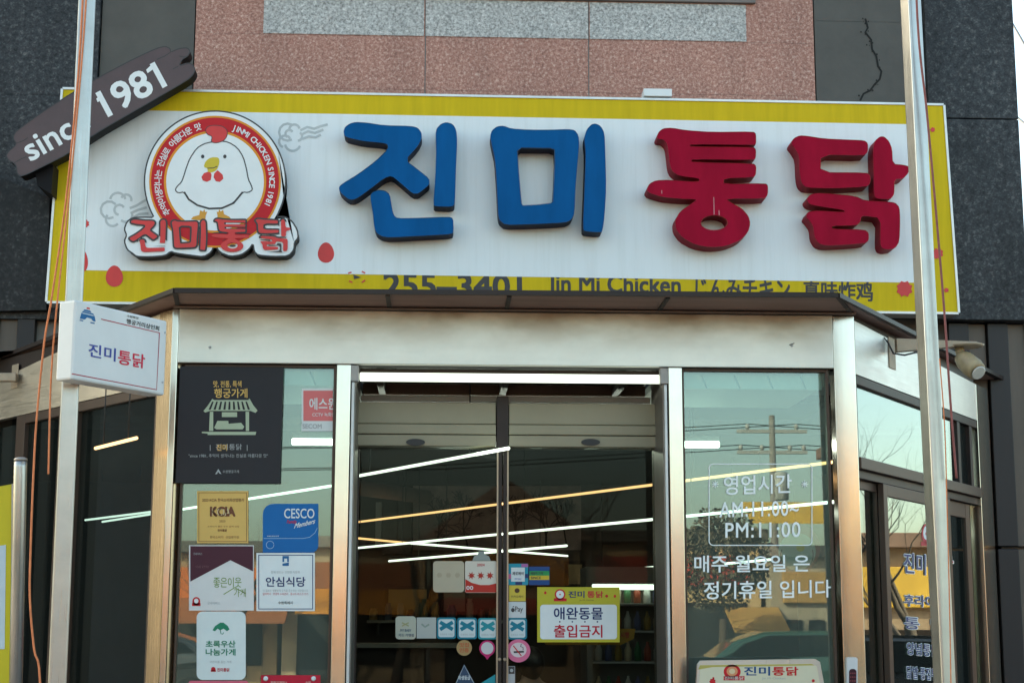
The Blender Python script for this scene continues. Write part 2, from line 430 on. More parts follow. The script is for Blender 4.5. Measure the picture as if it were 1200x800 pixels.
def art(name, fr, polys, d, m, parent, px=True):
    """several flat printed outlines as ONE mesh lying at depth d; each a simple polygon"""
    bm = bmesh.new()
    for lp in polys:
        if px: lp = [fr.px(x, y, d) for x, y in lp]
        bm.faces.new([bm.verts.new(fr.w(u, v, d)) for u, v in lp])
    bmesh.ops.recalc_face_normals(bm, faces=bm.faces[:])
    for f in bm.faces:
        if f.normal.dot(fr.n) < 0: f.normal_flip()
    return link(name, from_bm(bm), m, parent)
def lines(name, fr, paths, wd, d, m, parent, closed=False):
    bm = bmesh.new()
    for k_, p in enumerate(paths):
        L, Q = stroke(p, wd, closed); dk = d + k_ * .00012
        a = [bm.verts.new(fr.w(*fr.px(x, y, d), dk)) for x, y in L]; b = [bm.verts.new(fr.w(*fr.px(x, y, d), dk)) for x, y in Q]
        n = len(a)
        for i in range(n if closed else n - 1):
            j = (i + 1) % n
            bm.faces.new((a[i], a[j], b[j], b[i]))
    return link(name, from_bm(bm), m, parent)
GL = {}
def glyphs(s, bold=0.0, shear=0.0, space=1.0):
    """outline lettering; a heavier weight is built from thin stacked copies, each 0.2 mm further out"""
    k = (s, bold, shear, space)
    if k not in GL:
        cu = bpy.data.curves.new('t', 'FONT'); cu.body = s; cu.resolution_u = 3; cu.fill_mode = 'FRONT'
        cu.shear = shear; cu.space_character = space
        me = eval_curve(cu)
        if bold:
            bm = bmesh.new(); src = bmesh.new(); src.from_mesh(me)
            offs = [(0, 0)] + [(bold * math.cos(R(a)), bold * math.sin(R(a))) for a in ((0, 90, 180, 270, 45, 135, 225, 315) if bold > .035 else (45, 135, 225, 315))]
            vm = {}
            for n_, (dx, dy) in enumerate(offs):
                nv = {v: bm.verts.new((v.co.x + dx, v.co.y + dy, .0002 * n_)) for v in src.verts}
                for f in src.faces: bm.faces.new([nv[v] for v in f.verts])
            bm.to_mesh(me); bm.free(); src.free()
        else:
            for v in me.vertices: v.co.z = 0
        xs = [v.co.x for v in me.vertices]; ys = [v.co.y for v in me.vertices]
        GL[k] = (me, min(xs), max(xs), min(ys), max(ys))
    me, *b = GL[k]
    return me.copy(), b
def text_q(fr, s, bl, br, tl, d, m, parent, bold=0.0, name='lettering', shear=0.0, space=1.0):
    """text stretched onto the pixel parallelogram bottom-left, bottom-right, top-left"""
    me, (x0, x1, y0, y1) = glyphs(s, bold, shear, space)
    A = V(fr.px(*bl, d)); B = V(fr.px(*br, d)) - A; C = V(fr.px(*tl, d)) - A
    for v in me.vertices:
        a = (v.co.x - x0) / (x1 - x0); b = (v.co.y - y0) / (y1 - y0)
        q = A + B * a + C * b
        v.co = fr.w(q[0], q[1], d + v.co.z)
    return link(name, me, m, parent)
def text(fr, s, x0, y0, x1, y1, d, m, parent, bold=0.0, name='lettering', shear=0.0, skew=0.0, space=1.0):
    return text_q(fr, s, (x0, y1), (x1, y1 + skew), (x0, y0), d, m, parent, bold, name, shear, space)
def copy_tree(o, parent=None):
    c = o.copy(); col.objects.link(c)
    if parent is not None: c.parent = parent
    for ch in list(o.children): copy_tree(ch, c)
    return c
def struct(name, bm, m):
    return tag(link(name, from_bm(bm), m, None, (0, 0, 0)), kind='structure')

def splat(cx, cy, r, n=16, seed=1):
    q = random.Random(seed); return [(cx + r * (1 if i % 2 else .72 + q.random() * .2) * math.cos(i * 2 * math.pi / n), cy + r * (1 if i % 2 else .7 + q.random() * .2) * math.sin(i * 2 * math.pi / n)) for i in range(n)]
# ------------------------------------------------------------------ ground, pavement, road
ASPH = mat('asphalt', (.055, .054, .053), .85, var=.25, scale=.8, bump=.3, bscale=80)
PAVE = mat('pavement_block', (.24, .21, .19), .8, var=.2, scale=1.5, bump=.2, bscale=40)
bm = bmesh.new()
for i in range(1): bm.faces.new([bm.verts.new(p) for p in ((-500, -500, -.16), (500, -500, -.16), (500, 500, -.16), (-500, 500, -.16))])
struct('ground', bm, mat('dusty_ground', (.20, .17, .13), .9, var=.25, scale=.15))
bm = bmesh.new(); bm.faces.new([bm.verts.new(p) for p in ((-120, -24.5, -.13), (120, -24.5, -.13), (120, -4.2, -.13), (-120, -4.2, -.13))])
struct('road', bm, ASPH)
bm = bmesh.new(); add_box(bm, (-120, -4.0, -.15), (120, 14, 0.0)); struct('pavement', bm, PAVE)
bm = bmesh.new(); add_box(bm, (-120, -4.2, -.15), (120, -4.002, -.005)); struct('kerb', bm, mat('kerb_granite', (.36, .35, .34), .7, var=.15, scale=8))
bm = bmesh.new(); add_box(bm, (-120, -30, -.15), (120, -24.6, 0.0)); struct('pavement', bm, PAVE)
bm = bmesh.new()
for i in range(-10, 11): bm.faces.new([bm.verts.new(p) for p in ((i * 6, -14.3, -.126), (i * 6 + 3, -14.3, -.126), (i * 6 + 3, -14.15, -.126), (i * 6, -14.15, -.126))])
struct('road_marking', bm, mat('road_paint', (.7, .68, .6), .7))

# ================================================================== SHOP BUILDING (wall behind the bay)
WY = 2.5
FW = FY(WY)
shop = empty('shop_building', (0, WY, 0), 'stone clad building front in pink, grey and dark granite behind the yellow sign', 'building')
def wall_panels(name, x0, x1, ys, m, xs=(), dep=.0, thick=.06, parent=shop):
    """one cladding mesh: slabs split by thin joints; x given in px at y=100 (as world verticals), ys in px"""
    bm = bmesh.new()
    cols = [x0] + list(xs) + [x1]
    for a, b in zip(cols[:-1], cols[1:]):
        ua = X_(a, WY, 100) if isinstance(a, (int, float)) else a; ub = X_(b, WY, 100)
        for p, q in zip(ys[:-1], ys[1:]):
            va = Z_(p, WY, 640); vb = Z_(q, WY, 640)
            add_obox(bm, FW, ua + .004, vb + .004, ub - .004, va - .004, dep, dep - thick, .003)
    o = link(name, from_bm(bm), m, parent)
    ua = X_(x0, WY, 100); ub = X_(x1, WY, 100)
    obox('joint_sealant', FW, ua + .006, Z_(ys[0], WY, 640) + .006, ub - .006, Z_(ys[-1], WY, 640) - .006, dep - .005, dep - thick + .004, JOINT if m is PINK else JOINTD, parent, 0)
    return o
TOP = -260
JOINT = mat('mortar_joint', (.20, .19, .18), .8)
JOINTD = mat('dark_mortar_joint', (.018, .018, .018), .8)
# backing core of the building (also throws the shade over the bay)
ZT = Z_(TOP, WY, 640)
XL, XR = -9.0, X_(1186, WY, 50)
bm = bmesh.new()
for a, b in (((XL, WY + .063, 2.9), (XR, WY + .5, ZT)), ((XL, WY + .063, -.1), (X_(-40, WY, 500), WY + .5, 2.9)), ((X_(1170, WY, 500), WY + .063, -.1), (XR, WY + .5, 2.9))):
    add_box(bm, a, b)
add_box(bm, (XR - .5, WY + .5, 0), (XR, 22, ZT)); add_box(bm, (XL, WY + .5, 0), (XL + .5, 22, ZT))
add_box(bm, (XL, 21.5, 0), (XR, 22, ZT)); add_box(bm, (XL, WY + .5, ZT - .3), (XR, 21.5, ZT))
link('core_wall', from_bm(bm), JOINT, shop)
wall_panels('pink_cladding', 226, 956, [300, 108, 46, -44, TOP], PINK, (498, 690))
wall_panels('stone_panel', 115, 226, [380, 175, 8, -150, TOP], OLIVE)
wall_panels('stone_panel', 956, 1084, [390, 200, 19, -150, TOP], OLIVE)
wall_panels('dark_cladding', -700, 115, [380, 224, 122, -60, TOP], DARKG, (-320, -100), .03, .09)
u0, u1 = X_(1084, WY, 100), XR
bm = bmesh.new()
for p, q in ((362, 141), (141, -120), (-120, TOP)):
    add_obox(bm, FW, u0 + .004, Z_(p, WY, 1100) + .004, u1, Z_(q, WY, 1100) - .004, .05, -.06, .004)
link('dark_cladding', from_bm(bm), DARKG, shop)
# inlaid grey granite band, set 4 mm proud of the pink slabs
bm = bmesh.new()
for a, b in ((309, 497), (499, 689), (691, 874)):
    add_obox(bm, FW, X_(a, WY, 20), Z_(46, WY, 640) + .006, X_(b, WY, 20), Z_(2, WY, 640), .004, -.05, .001)
link('grey_band', from_bm(bm), GREYG, shop)
bm = bmesh.new(); add_obox(bm, FW, X_(300, WY, 20), Z_(1, WY, 640), X_(885, WY, 20), Z_(-60, WY, 640), .03, -.05, .004)
link('dark_red_ledge', from_bm(bm), mat('grey_ledge', (.16, .13, .12), .6, var=.2, scale=3), shop)
# crack on the right-hand grey panel
crk = [(1014, 22), (1017, 33), (1014, 38), (1021, 47), (1022, 58), (1027, 66), (1029, 78), (1033, 84), (1031, 93), (1025, 99), (1020, 106), (1012, 110), (1008, 118)]
lines('crack', FW, [crk], 2.2, .0032, mat('crack_black', (.012, .012, .011), .9), shop)
for q_ in () and ([(121, 65), (124, 72), (120, 78), (123, 84)], [(160, 60), (165, 55), (166, 62)]): lines('crack', FW, [q_], 1.4, .0032, MATS['crack_black'], shop)
q = random.Random(9)
for i in range(26):
    x, y = crk[q.randrange(len(crk))]; x += q.gauss(0, 2.2); y += q.gauss(0, 3.5)
    art('crack_chip', FW, [splat(x, y, q.uniform(.5, 1.5), 7, i)], .0036 + i * .00002, MATS['crack_black'], shop)
# lower left block and sill on the right
pprism('dark_stone_block', FW, [(-200, 150), (10, 214), (62, 236), (58, 366), (-200, 372)], .10, .035, DARKL, shop)
bm = bmesh.new(); add_obox(bm, FW, X_(1080, WY, 360), Z_(379, WY, 1150), XR + .02, Z_(357, WY, 1150), .14, -.05, .006)
link('stone_sill', from_bm(bm), DARKG, shop)
# corrugated dark cladding under the sill (right) and black panels (left)
def corrug(name, px0, px1, py0, py1, pxw, dep):
    ua, ub = X_(px0, WY, 420), X_(px1, WY, 420); za, zb = Z_(py1, WY, 1150), Z_(py0, WY, 1150)
    bm = bmesh.new(); k = 0; u = ua; ww = .148
    bmd = bmesh.new()
    while u < ub:
        tgt, dp = ((bm, dep) if k % 2 == 0 else (bmd, dep - .035))
        add_obox(tgt, FW, u + .002, za, min(u + ww * (.9 if k % 2 else 1.05), ub) - .002, zb, dp, -.05, .006)
        u += ww * (.9 if k % 2 else 1.05); k += 1
    link(name, from_bm(bm), CLADD, shop); link(name, from_bm(bmd), CLADL, shop)
corrug('corrugated_cladding', 1110, 1215, 380, 640, 26, .05)
corrug('corrugated_cladding', 1110, 1215, 643, 1700, 26, .045)
corrug('corrugated_cladding', -420, 40, 374, 1700, 26, .02)

# ================================================================== SIGN
SY = 2.18
FS = FY(SY)
fascia = empty('shop_sign', onY(590, 366, SY), 'long yellow-edged white fascia sign with big blue and red Korean letters above the entrance', 'sign')
quad = [(55, 353.5), (1123, 366.5), (1105.5, 123.5), (73.5, 104.5)]
pprism('sign_cabinet', FS, quad, 0, -.16, [YELLOW], fascia)
pprism('white_face', FS, [(90.5, 316.5), (1089, 331.5), (1073, 146), (103, 128.5)], .0022, .0004, SIGNW, fascia)
edge = mat('pale_aluminium_trim', (.62, .62, .60), .4, .6)
bm = bmesh.new()
qq = [fs for fs in [FS.px(*p) for p in quad]]
for i in range(4):
    a, b = V(qq[i]), V(qq[(i + 1) % 4]); t = (b - a).normalized(); n = V((t.y, -t.x))
    prism_bm(bm, FS, [tuple(a + n * .012), tuple(b + n * .012), tuple(b - n * .004), tuple(a - n * .004)], .008, -.165)
link('sign_trim', from_bm(bm), edge, fascia)

# the four big built-up letters (traced outlines, real 15 cm returns)
def L(ox, oy, s, pts): return [(ox + x / s, oy + y / s) for x, y in pts]
JIN = (390, 130, [
    [(62,122),(72,95),(100,75),(135,66),(200,70),(300,86),(460,90),(498,100),(520,128),(522,160),(500,205),(425,288),(500,345),(566,398),(566,432),(530,462),(500,485),(468,485),(400,425),(345,380),(300,395),(230,450),(150,508),(120,521),(92,518),(48,482),(34,452),(48,432),(150,370),(250,295),(322,225),(322,197),(290,188),(180,178),(90,158),(68,145)],
    [(602,135),(608,105),(632,78),(665,67),(703,78),(724,112),(729,180),(722,330),(716,545),(700,562),(602,560),(588,548),(600,400),(606,220)],
    [(218,505),(228,478),(265,463),(308,468),(335,490),(345,560),(358,612),(378,630),(500,628),(680,620),(706,630),(708,700),(700,722),(560,730),(330,742),(288,735),(256,715),(242,680),(235,600)]], [])
MI = (560, 130, [
    [(72,148),(82,115),(112,92),(150,88),(195,105),(300,112),(420,112),(530,108),(568,114),(590,145),(594,200),(585,300),(572,450),(567,600),(548,638),(510,655),(300,665),(160,668),(126,640),(118,600),(110,420),(100,280),(80,195)],
    [(622,160),(637,110),(665,80),(690,75),(720,90),(742,130),(747,250),(752,450),(742,620),(730,705),(715,712),(628,706),(615,690),(625,450),(632,250)]],
    [[(228,215),(450,218),(453,300),(446,450),(440,540),(350,550),(262,555),(254,540),(240,380)]])
TONG = (745, 140, [
    [(122,100),(135,72),(162,53),(210,50),(300,65),(450,75),(688,72),(705,85),(705,148),(688,150),(320,146),(320,160),(690,162),(705,178),(703,228),(688,238),(328,234),(328,250),(690,258),(706,275),(704,325),(688,340),(516,346),(516,378),(760,375),(775,388),(774,440),(758,465),(528,465),(560,488),(620,520),(660,565),(672,610),(658,662),(610,710),(530,742),(440,750),(350,735),(272,692),(234,640),(230,590),(258,540),(330,490),(360,468),(250,465),(160,456),(80,432),(62,410),(80,376),(120,357),(200,355),(372,366),(372,346),(250,330),(215,305),(200,270),(192,200),(184,142),(160,118),(130,116)]],
    [ell(460, 605, 80, 44, 24)])
DAK = (915, 145, [
    [(58,115),(75,86),(110,70),(150,72),(250,88),(400,95),(488,98),(510,115),(510,165),(490,188),(235,182),(232,285),(500,287),(525,302),(525,350),(503,370),(300,380),(150,375),(122,350),(110,300),(106,185),(82,145)],
    [(540,145),(552,100),(580,76),(605,76),(635,105),(652,150),(656,236),(720,242),(752,252),(748,290),(718,322),(665,326),(665,410),(648,438),(620,443),(562,440),(545,418),(543,250)],
    [(152,440),(172,415),(210,405),(300,410),(440,425),(490,450),(600,455),(670,462),(695,490),(699,560),(695,690),(670,730),(620,738),(592,728),(582,700),(585,552),(484,540),(470,548),(466,577),(440,597),(300,598),(300,616),(490,620),(515,640),(515,682),(498,700),(380,710),(260,715),(220,700),(196,660),(190,600),(165,565),(146,545),(160,515),(220,508),(374,518),(370,506),(185,478),(160,462)]], [])
RET = .15
def letter(name, g, face, side, label):
    ox, oy, outs, holes = g
    lp = [chaikin(L(ox, oy, 5, o), 1, .2) for o in outs] + [chaikin(L(ox, oy, 5, h), 1, .12) for h in holes]
    o = pshape(name, FS, lp, RET, RET - .0, face, fascia, side=side)
    o['label'] = label
    # the thin pale edge trim round the face
    rim = bmesh.new()
    for q in lp:
        uv = [FS.px(x, y, RET) for x, y in q]
        n = len(uv)
        A = [rim.verts.new(FS.w(a, b, RET + .004)) for a, b in uv]
        Q = []
        for i in range(n):
            a, b = V(uv[i - 1]), V(uv[(i + 1) % n]); t = (b - a)
            t = t.normalized() if t.length > 1e-9 else V((1, 0))
            nn = V((t.y, -t.x)) * .0045
            Q.append(rim.verts.new(FS.w(uv[i][0] + nn.x, uv[i][1] + nn.y, RET - .006)))
        for i in range(n): rim.faces.new((A[i], A[(i + 1) % n], Q[(i + 1) % n], Q[i]))
    return o, rim
BRIM = mat('letter_trim_blue', (.055, .13, .27), .35, var=.3, scale=8); RRIM = mat('letter_trim_red', (.42, .06, .06), .35, var=.3, scale=8)
for nm, g, f, s, lb, rm in (('blue_letter', JIN, BLUE, BLUES, 'blue raised first letter with three strokes', BRIM), ('blue_letter', MI, BLUE, BLUES, 'blue raised second letter with a square opening', BRIM),
                      ('red_letter', TONG, RED, REDS, 'red raised third letter with an oval hole', RRIM), ('red_letter', DAK, RED, REDS, 'red raised fourth letter beside the right pole', RRIM)):
    o, rim = letter(nm, g, f, s, lb)
    link('letter_trim', from_bm(rim), rm, o)
# water streaks on the red faces
STRK = mat('pale_streak', (.52, .18, .20), .6)
art('drip_mark', FS, [[(836, 231), (836.9, 231), (837.4, 251), (836.4, 252)], [(842, 247), (842.8, 246), (843.4, 252), (842.4, 253)], [(775, 223), (776, 223), (776, 227), (775, 227)]], RET + .0012, STRK, fascia)
0 and art('drip_mark', FS, [[(660, 217), (661, 195), (662, 217)], [(665, 198), (671, 196), (671.5, 215), (670, 216)], [(708, 225), (709.3, 205), (708.4, 265), (707.3, 266)]], RET + .0012, mat('pale_blue_streak', (.12, .25, .42), .6), fascia)

# writing in the lower yellow band
text_q(FS, '255–3401', (449, 348), (612, 350), (449, 319.5), .0012, INKB, fascia, .03)
text_q(FS, 'Jin Mi Chicken', (642, 349), (798, 351), (642, 321), .0012, INKB, fascia, .03)
text_q(FS, 'じんみチキン', (815, 350), (926, 352), (815, 325), .0012, INKB, fascia, .03)
text_q(FS, '真味炸鸡', (941, 352), (1023, 353.5), (941, 328.5), .0012, INKB, fascia, .03)

# red eggs, splashes and cloud drawings
def egg(cx, cy, rx, ry): return [(cx + rx * math.cos(a) * (1 - .14 * math.sin(-a)), cy + ry * math.sin(a)) for a in [i * math.pi / 12 for i in range(24)]]
art('red_egg', FS, [egg(382, 296, 9.5, 12)], .0032, EGGR, fascia)
art('red_egg', FS, [egg(134, 323.5, 10, 12.5)], .0034, EGGR, fascia)
for q_ in (splat(1060, 338.5, 10, seed=3), splat(1099, 297, 7, seed=4), splat(1093, 152, 3, 10, 5), splat(1109, 340, 3, 10, 6), splat(1095, 336, 2, 8, 7)): art('red_splash', FS, [q_], .0042, EGGR, fascia)
for q_ in (splat(100, 262, 5, seed=8), egg(98, 306, 5, 12)): art('red_splash', FS, [q_], .0036, EGGR, fascia)
lines('bird_drawing', FS, [[(408, 320), (412, 319)], [(424, 318), (428, 320)], [(409, 329), (413, 331)], [(424, 331), (428, 328)]], 1.6, .0042, EGGR, fascia)
art('bird_drawing', FS, [[(414, 321.5), (423, 325), (415, 327)]], .0042, INKB, fascia)
def arc(cx, cy, r, a0, a1, n=8, ry=None): return [(cx + r * math.cos(R(a0 + (a1 - a0) * i / n)), cy + (ry or r) * math.sin(R(a0 + (a1 - a0) * i / n))) for i in range(n + 1)]
CLD = mat('grey_cloud_print', (.46, .50, .51), .5)
c1 = [arc(337, 155, 10, 60, 300), arc(345, 152, 6, 180, 350), arc(334, 166, 7, 110, 330), arc(343, 168, 9, 20, 170), arc(349, 160, 5, -60, 90), arc(339, 157, 4.5, 120, 330),
      [(352, 153), (360, 149), (368, 151), (376, 148), (384, 146)], [(353, 158), (361, 154), (369, 156), (379, 152)], [(354, 163), (362, 160), (370, 161), (376, 158)]]
c2 = [arc(128, 246, 10, 60, 320), arc(138, 235, 9, 190, 350), arc(132, 257, 8, 40, 220), arc(148, 234, 6, 200, 380), arc(140, 246, 6, 100, 330), arc(147, 252, 8, -20, 130),
      [(152, 244), (160, 241), (168, 236), (172, 234)], [(153, 250), (162, 246), (172, 243)], [(154, 256), (163, 251), (174, 250)]]
lines('cloud_drawing', FS, c1, 2.8, .0034, CLD, fascia)
lines('cloud_drawing', FS, c2, 2.8, .0034, CLD, fascia)

# the round chicken emblem on its own raised black backing
def E4(pts): return [(140 + x / 4, 120 + y / 4) for x, y in pts]
EC = (448, 372)
plate = [(708,540)] + []
a0 = math.degrees(math.atan2(540 - 372, 708 - 448)); a1 = math.degrees(math.atan2(538 - 372, 165 - 448))
circ = [(EC[0] + 331 * math.cos(R(a)), EC[1] + 331 * math.sin(R(a))) for a in [a0 - i * (a0 + 360 - a1) / 48 for i in range(49)]]
low = [(110,538),(62,540),(34,560),(22,595),(34,622),(22,650),(36,690),(62,708),(80,722),(140,724),(215,718),(240,698),(262,706),(330,716),(395,724),(430,702),(446,664),(470,702),(520,722),(572,714),(608,688),(626,660),(632,700),(650,716),(720,722),(792,720),(818,690),(820,655),(838,635),(834,598),(812,560),(778,536),(735,536)]
emb = E4(circ + low)
FE = .13
o = pshape('emblem', FS, [chaikin(emb, 1, .2)], FE, FE, INKB, fascia, side=BLACKS)
o['label'] = 'round red chicken emblem with its lettering plate'
art('emblem_face', FS, [chaikin(emb, 1, .2)], FE + .001, WHITEP, o)
lines('emblem_outline', FS, [chaikin(emb, 1, .2)], 1.7, FE + .0016, INKB, o, True)
def disc(name, r, m, d): return art(name, FS, [E4(ell(EC[0], EC[1], r, r, 64))], d, m, o)
ORG = flat((.70, .27, .03)); EMR = flat((.50, .014, .022)); BEAK = flat((.60, .46, .05)); FOOT = flat((.62, .30, .05))
disc('emblem_ring', 309, ORG, FE + .0022); disc('emblem_ring', 300, EMR, FE + .003); disc('emblem_ring', 240, ORG, FE + .0038); disc('emblem_disc', 229, WHITEP, FE + .0046)
body = [(425,187),(395,195),(362,215),(330,262),(312,310),(300,350),(290,375),(268,396),(261,412),(275,425),(303,420),(325,455),(365,482),(420,498),(480,496),(535,472),(578,420),(603,423),(624,411),(618,388),(604,362),(595,310),(580,255),(552,212),(512,187),(470,180)]
def E4l(name, paths, wd, d, m, closed=False): return lines(name, FS, [E4(p) for p in paths], wd, d, m, o, closed)
E4l('chicken_outline', [chaikin(body, 1)], 1.3, FE + .0056, INKB, True)
E4l('chicken_outline', [[(303,420),(325,455),(365,482),(420,498),(480,496),(535,472),(578,420)]], 2.2, FE + .0058, INKB)
art('chicken_comb', FS, [E4(chaikin([(402,132),(412,114),(440,107),(482,111),(505,130),(506,156),(490,180),(455,192),(428,186),(436,160),(412,152)], 2))], FE + .0062, EGGR, o)
E4l('chicken_outline', [chaikin([(402,132),(412,114),(440,107),(482,111),(505,130),(506,156),(490,180),(455,192),(428,186),(436,160),(412,152)], 2)], .8, FE + .0066, INKB, True)
art('chicken_beak', FS, [E4(chaikin([(394,303),(404,275),(430,257),(466,258),(469,285),(456,318),(432,330),(414,326),(412,309)], 1))], FE + .0062, BEAK, o)
E4l('chicken_outline', [[(412, 309), (440, 308), (458, 300)]], 1.0, FE + .0068, INKB)
art('chicken_wattle', FS, [E4([(424,322),(432,340),(428,364),(410,373),(390,366),(384,350),(396,332)])], FE + .006, EGGR, o)
art('chicken_wattle', FS, [E4([(460,318),(484,340),(487,358),(470,373),(452,370),(441,352),(444,334)])], FE + .006, EGGR, o)
art('chicken_eye', FS, [E4(ell(390, 254, 8, 9, 14)), E4(ell(494, 254, 8, 9, 14))], FE + .0062, INKB, o)
art('chicken_foot', FS, [E4([(335,548),(345,536),(374,528),(378,506),(392,512),(398,500),(402,514),(412,512),(404,532),(402,556)])], FE + .0062, FOOT, o)
art('chicken_foot', FS, [E4([(528,552),(515,536),(490,524),(486,504),(474,512),(468,500),(464,514),(456,512),(460,534),(455,554)])], FE + .0062, FOOT, o)
def arc_text(s, r, ang0, ang1, h, m, d, bold):
    """letters standing outward on a circle, clockwise from ang0 to ang1 (degrees, 90 = top)"""
    bm = bmesh.new(); n = len(s)
    wts = [.55 if c in ' I1' else 1 for c in s]; tot = sum(wts); acc = 0
    for c, wt in zip(s, wts):
        a = ang0 + (ang1 - ang0) * (acc + wt / 2) / tot; acc += wt
        if c == ' ': continue
        me, (x0, x1, y0, y1) = glyphs(c, bold)
        sc_ = h / .72
        for v in me.vertices:
            lx = (v.co.x - (x0 + x1) / 2) * sc_; ly = (v.co.y - .36) * sc_
            # local up = outward
            ra = R(a); ox, oy = math.cos(ra), -math.sin(ra); tx, ty = math.sin(ra), math.cos(ra)
            X = EC[0] + ox * (r + ly) + tx * lx; Y = EC[1] + oy * (r + ly) + ty * lx
            p = E4([(X, Y)])[0]
            v.co = FS.w(*FS.px(*p, d), d + v.co.z)
        bm.from_mesh(me); bpy.data.meshes.remove(me)
    return link('lettering', from_bm(bm), m, o)
arc_text('추억이생각나는 진실로 아름다운 맛', 268, 215, 104, 27, WHITEP, FE + .0046, .022)
arc_text('JINMI CHICKEN SINCE 1981', 268, 73, -25, 27, WHITEP, FE + .0046, .022)
EMBT = []
for g, (bx0, by0, bx1, by1) in ((JIN, (45, 548, 222, 706)), (MI, (243, 550, 410, 696)), (TONG, (428, 545, 612, 706)), (DAK, (635, 545, 806, 702))):
    xs = [x for q in g[2] for x, _ in q]; ys = [y for q in g[2] for _, y in q]
    def mp(q): return E4([(bx0 + (x - min(xs)) / (max(xs) - min(xs)) * (bx1 - bx0), by0 + (y - min(ys)) / (max(ys) - min(ys)) * (by1 - by0)) for x, y in q])
    EMBT.append(([mp(q) for q in g[2]], [mp(q) for q in g[3]]))
for outs, holes in EMBT:
    lp = [[FS.px(x, y, FE) for x, y in chaikin(q, 1, .2)] for q in outs + holes]
    shape('emblem_letter_edge', FS, lp, FE + .0075, .0006, INKB, o, offset=.007)
    shape('emblem_letter', FS, lp, FE + .0088, .0006, EGGR, o, offset=-.005)
# small white box on top of the sign
pk = pbox('junction_box', FS, 754, 105, 787, 114, .02, -.10, WHITEP, None, .004)
tag(pk, 'small white box perched on the top edge of the yellow sign', 'box')

# ------------------------------------------------------------------ since 1981 plank
FP = FY(SY - .10)
def P4(pts): return [(x / 4, 40 + y / 4) for x, y in pts]
pl = [(62,482),(75,456),(200,365),(340,275),(460,205),(620,120),(735,67),(775,58),(797,68),(800,86),(840,68),(880,65),(891,82),(880,104),(852,120),(838,150),(880,136),(902,142),(915,165),(905,190),(880,215),(700,320),(430,475),(320,560),(200,620),(130,655),(95,666),(80,650),(78,622),(66,604),(40,590),(28,570),(40,550),(65,530),(78,512),(65,496)]
plk = empty('plank_sign', onY(120, 135, SY - .1), 'dark brown plank shaped sign with white since 1981 lettering, tilted over the sign corner', 'sign')
pshape('board', FP, [chaikin(P4(pl), 1, .2)], .13, .13, PLANKF, plk, side=BLACKS)
lines('board_edge', FP, [P4(chaikin(pl, 1, .2))], 1.2, .1312, INKB, plk, True)
lines('wood_grain', FP, [P4([(800, 86), (770, 105), (735, 120)]), P4([(838, 150), (810, 165)]), P4([(78, 512), (110, 500), (130, 486)]), P4([(66, 604), (100, 585), (125, 575)]), P4([(880, 104), (860, 108), (840, 104)])], 1.0, .1312, INKB, plk)
text_q(FP, 'since', P4([(146, 600)])[0], P4([(432, 440)])[0], P4([(92, 508)])[0], .1314, WHITEP, plk, .022)
text_q(FP, '1981', P4([(508, 392)])[0], P4([(786, 244)])[0], P4([(446, 276)])[0], .1314, WHITEP, plk, .026)
for (bx_, by_) in ((470, 298), (704, 162)):
    art('lettering', FP, [P4([(bx_ + 8, by_ - 20), (bx_ + 16, by_ + 2), (bx_ - 12, by_ + 22), (bx_ - 19, by_ + 6)])], .1338, WHITEP, plk)
pprism('mounting_bracket', FP, P4([(170, 640), (260, 620), (250, 760), (185, 720)]), .06, -.3, BLACKS, plk)

# ================================================================== ENTRANCE BAY
bay = empty('entrance_bay', (0, 0, 0), 'stainless steel and glass shopfront bay with sliding glass doors and angled sides', 'shopfront')
F0 = FY(0.0)
xl, xr = X_(195.5), X_(1003, 0, 450)                # outer ends of the front
zb0, zb1 = Z_(428.5), Z_(366)                     # lintel bottom / top
XA = onY(204, 600).x
dz = (zb0, zb1)
BEAM_STEEL = steel('lintel_stainless', (.60, .59, .53), .42, (.5, 30, 60), .12, dirt=.72, dirt_z=(zb1 - .24, zb1 + .0), bump=.02, rvar=.12)
dl, dr = X_(414), X_(779)                          # door opening
wl0, wl1 = X_(209), X_(391)
wr0, wr1 = X_(802), X_(977)
# lintel: two joined panels
xj = X_(976, 0, 400); xjl = X_(209, 0, 400)
box('lintel_panel', (xjl + .002, -.012, zb0), (xj - .002, .012, zb1), BEAM_STEEL, bay, .004)
box('lintel_core', (xjl + .003, .0125, zb0 + .004), (xj - .003, .30, zb1), BLACK, bay, .002)
def screw(px, py):
    c = onY(px, py, -.012); bm = bmesh.new(); lathe_bm(bm, c + V((0, .002, 0)), (0, -1, 0), [(0, .008), (.004, .008), (.006, .004)], 10); return bm
for px, py in ((246, 407), (928, 405)): link('screw', from_bm(screw(px, py)), GREYP, bay)
lines('scratch', F0, [[(925, 404), (931, 402)]], 1.0, .0135, INKB, bay)
# posts
def post(a, b, z1, m=POST_STEEL, y0=-.006, y1=.10): return box('post', (a, y0, 0), (b, y1, z1), m, bay, .004)
post(X_(195, 0, 560), xjl, zb1); post(xj, xr, zb1)
post(wl1 + .002, X_(408), zb0 - .001); post(X_(785.5), wr0 - .002, zb0 - .001)
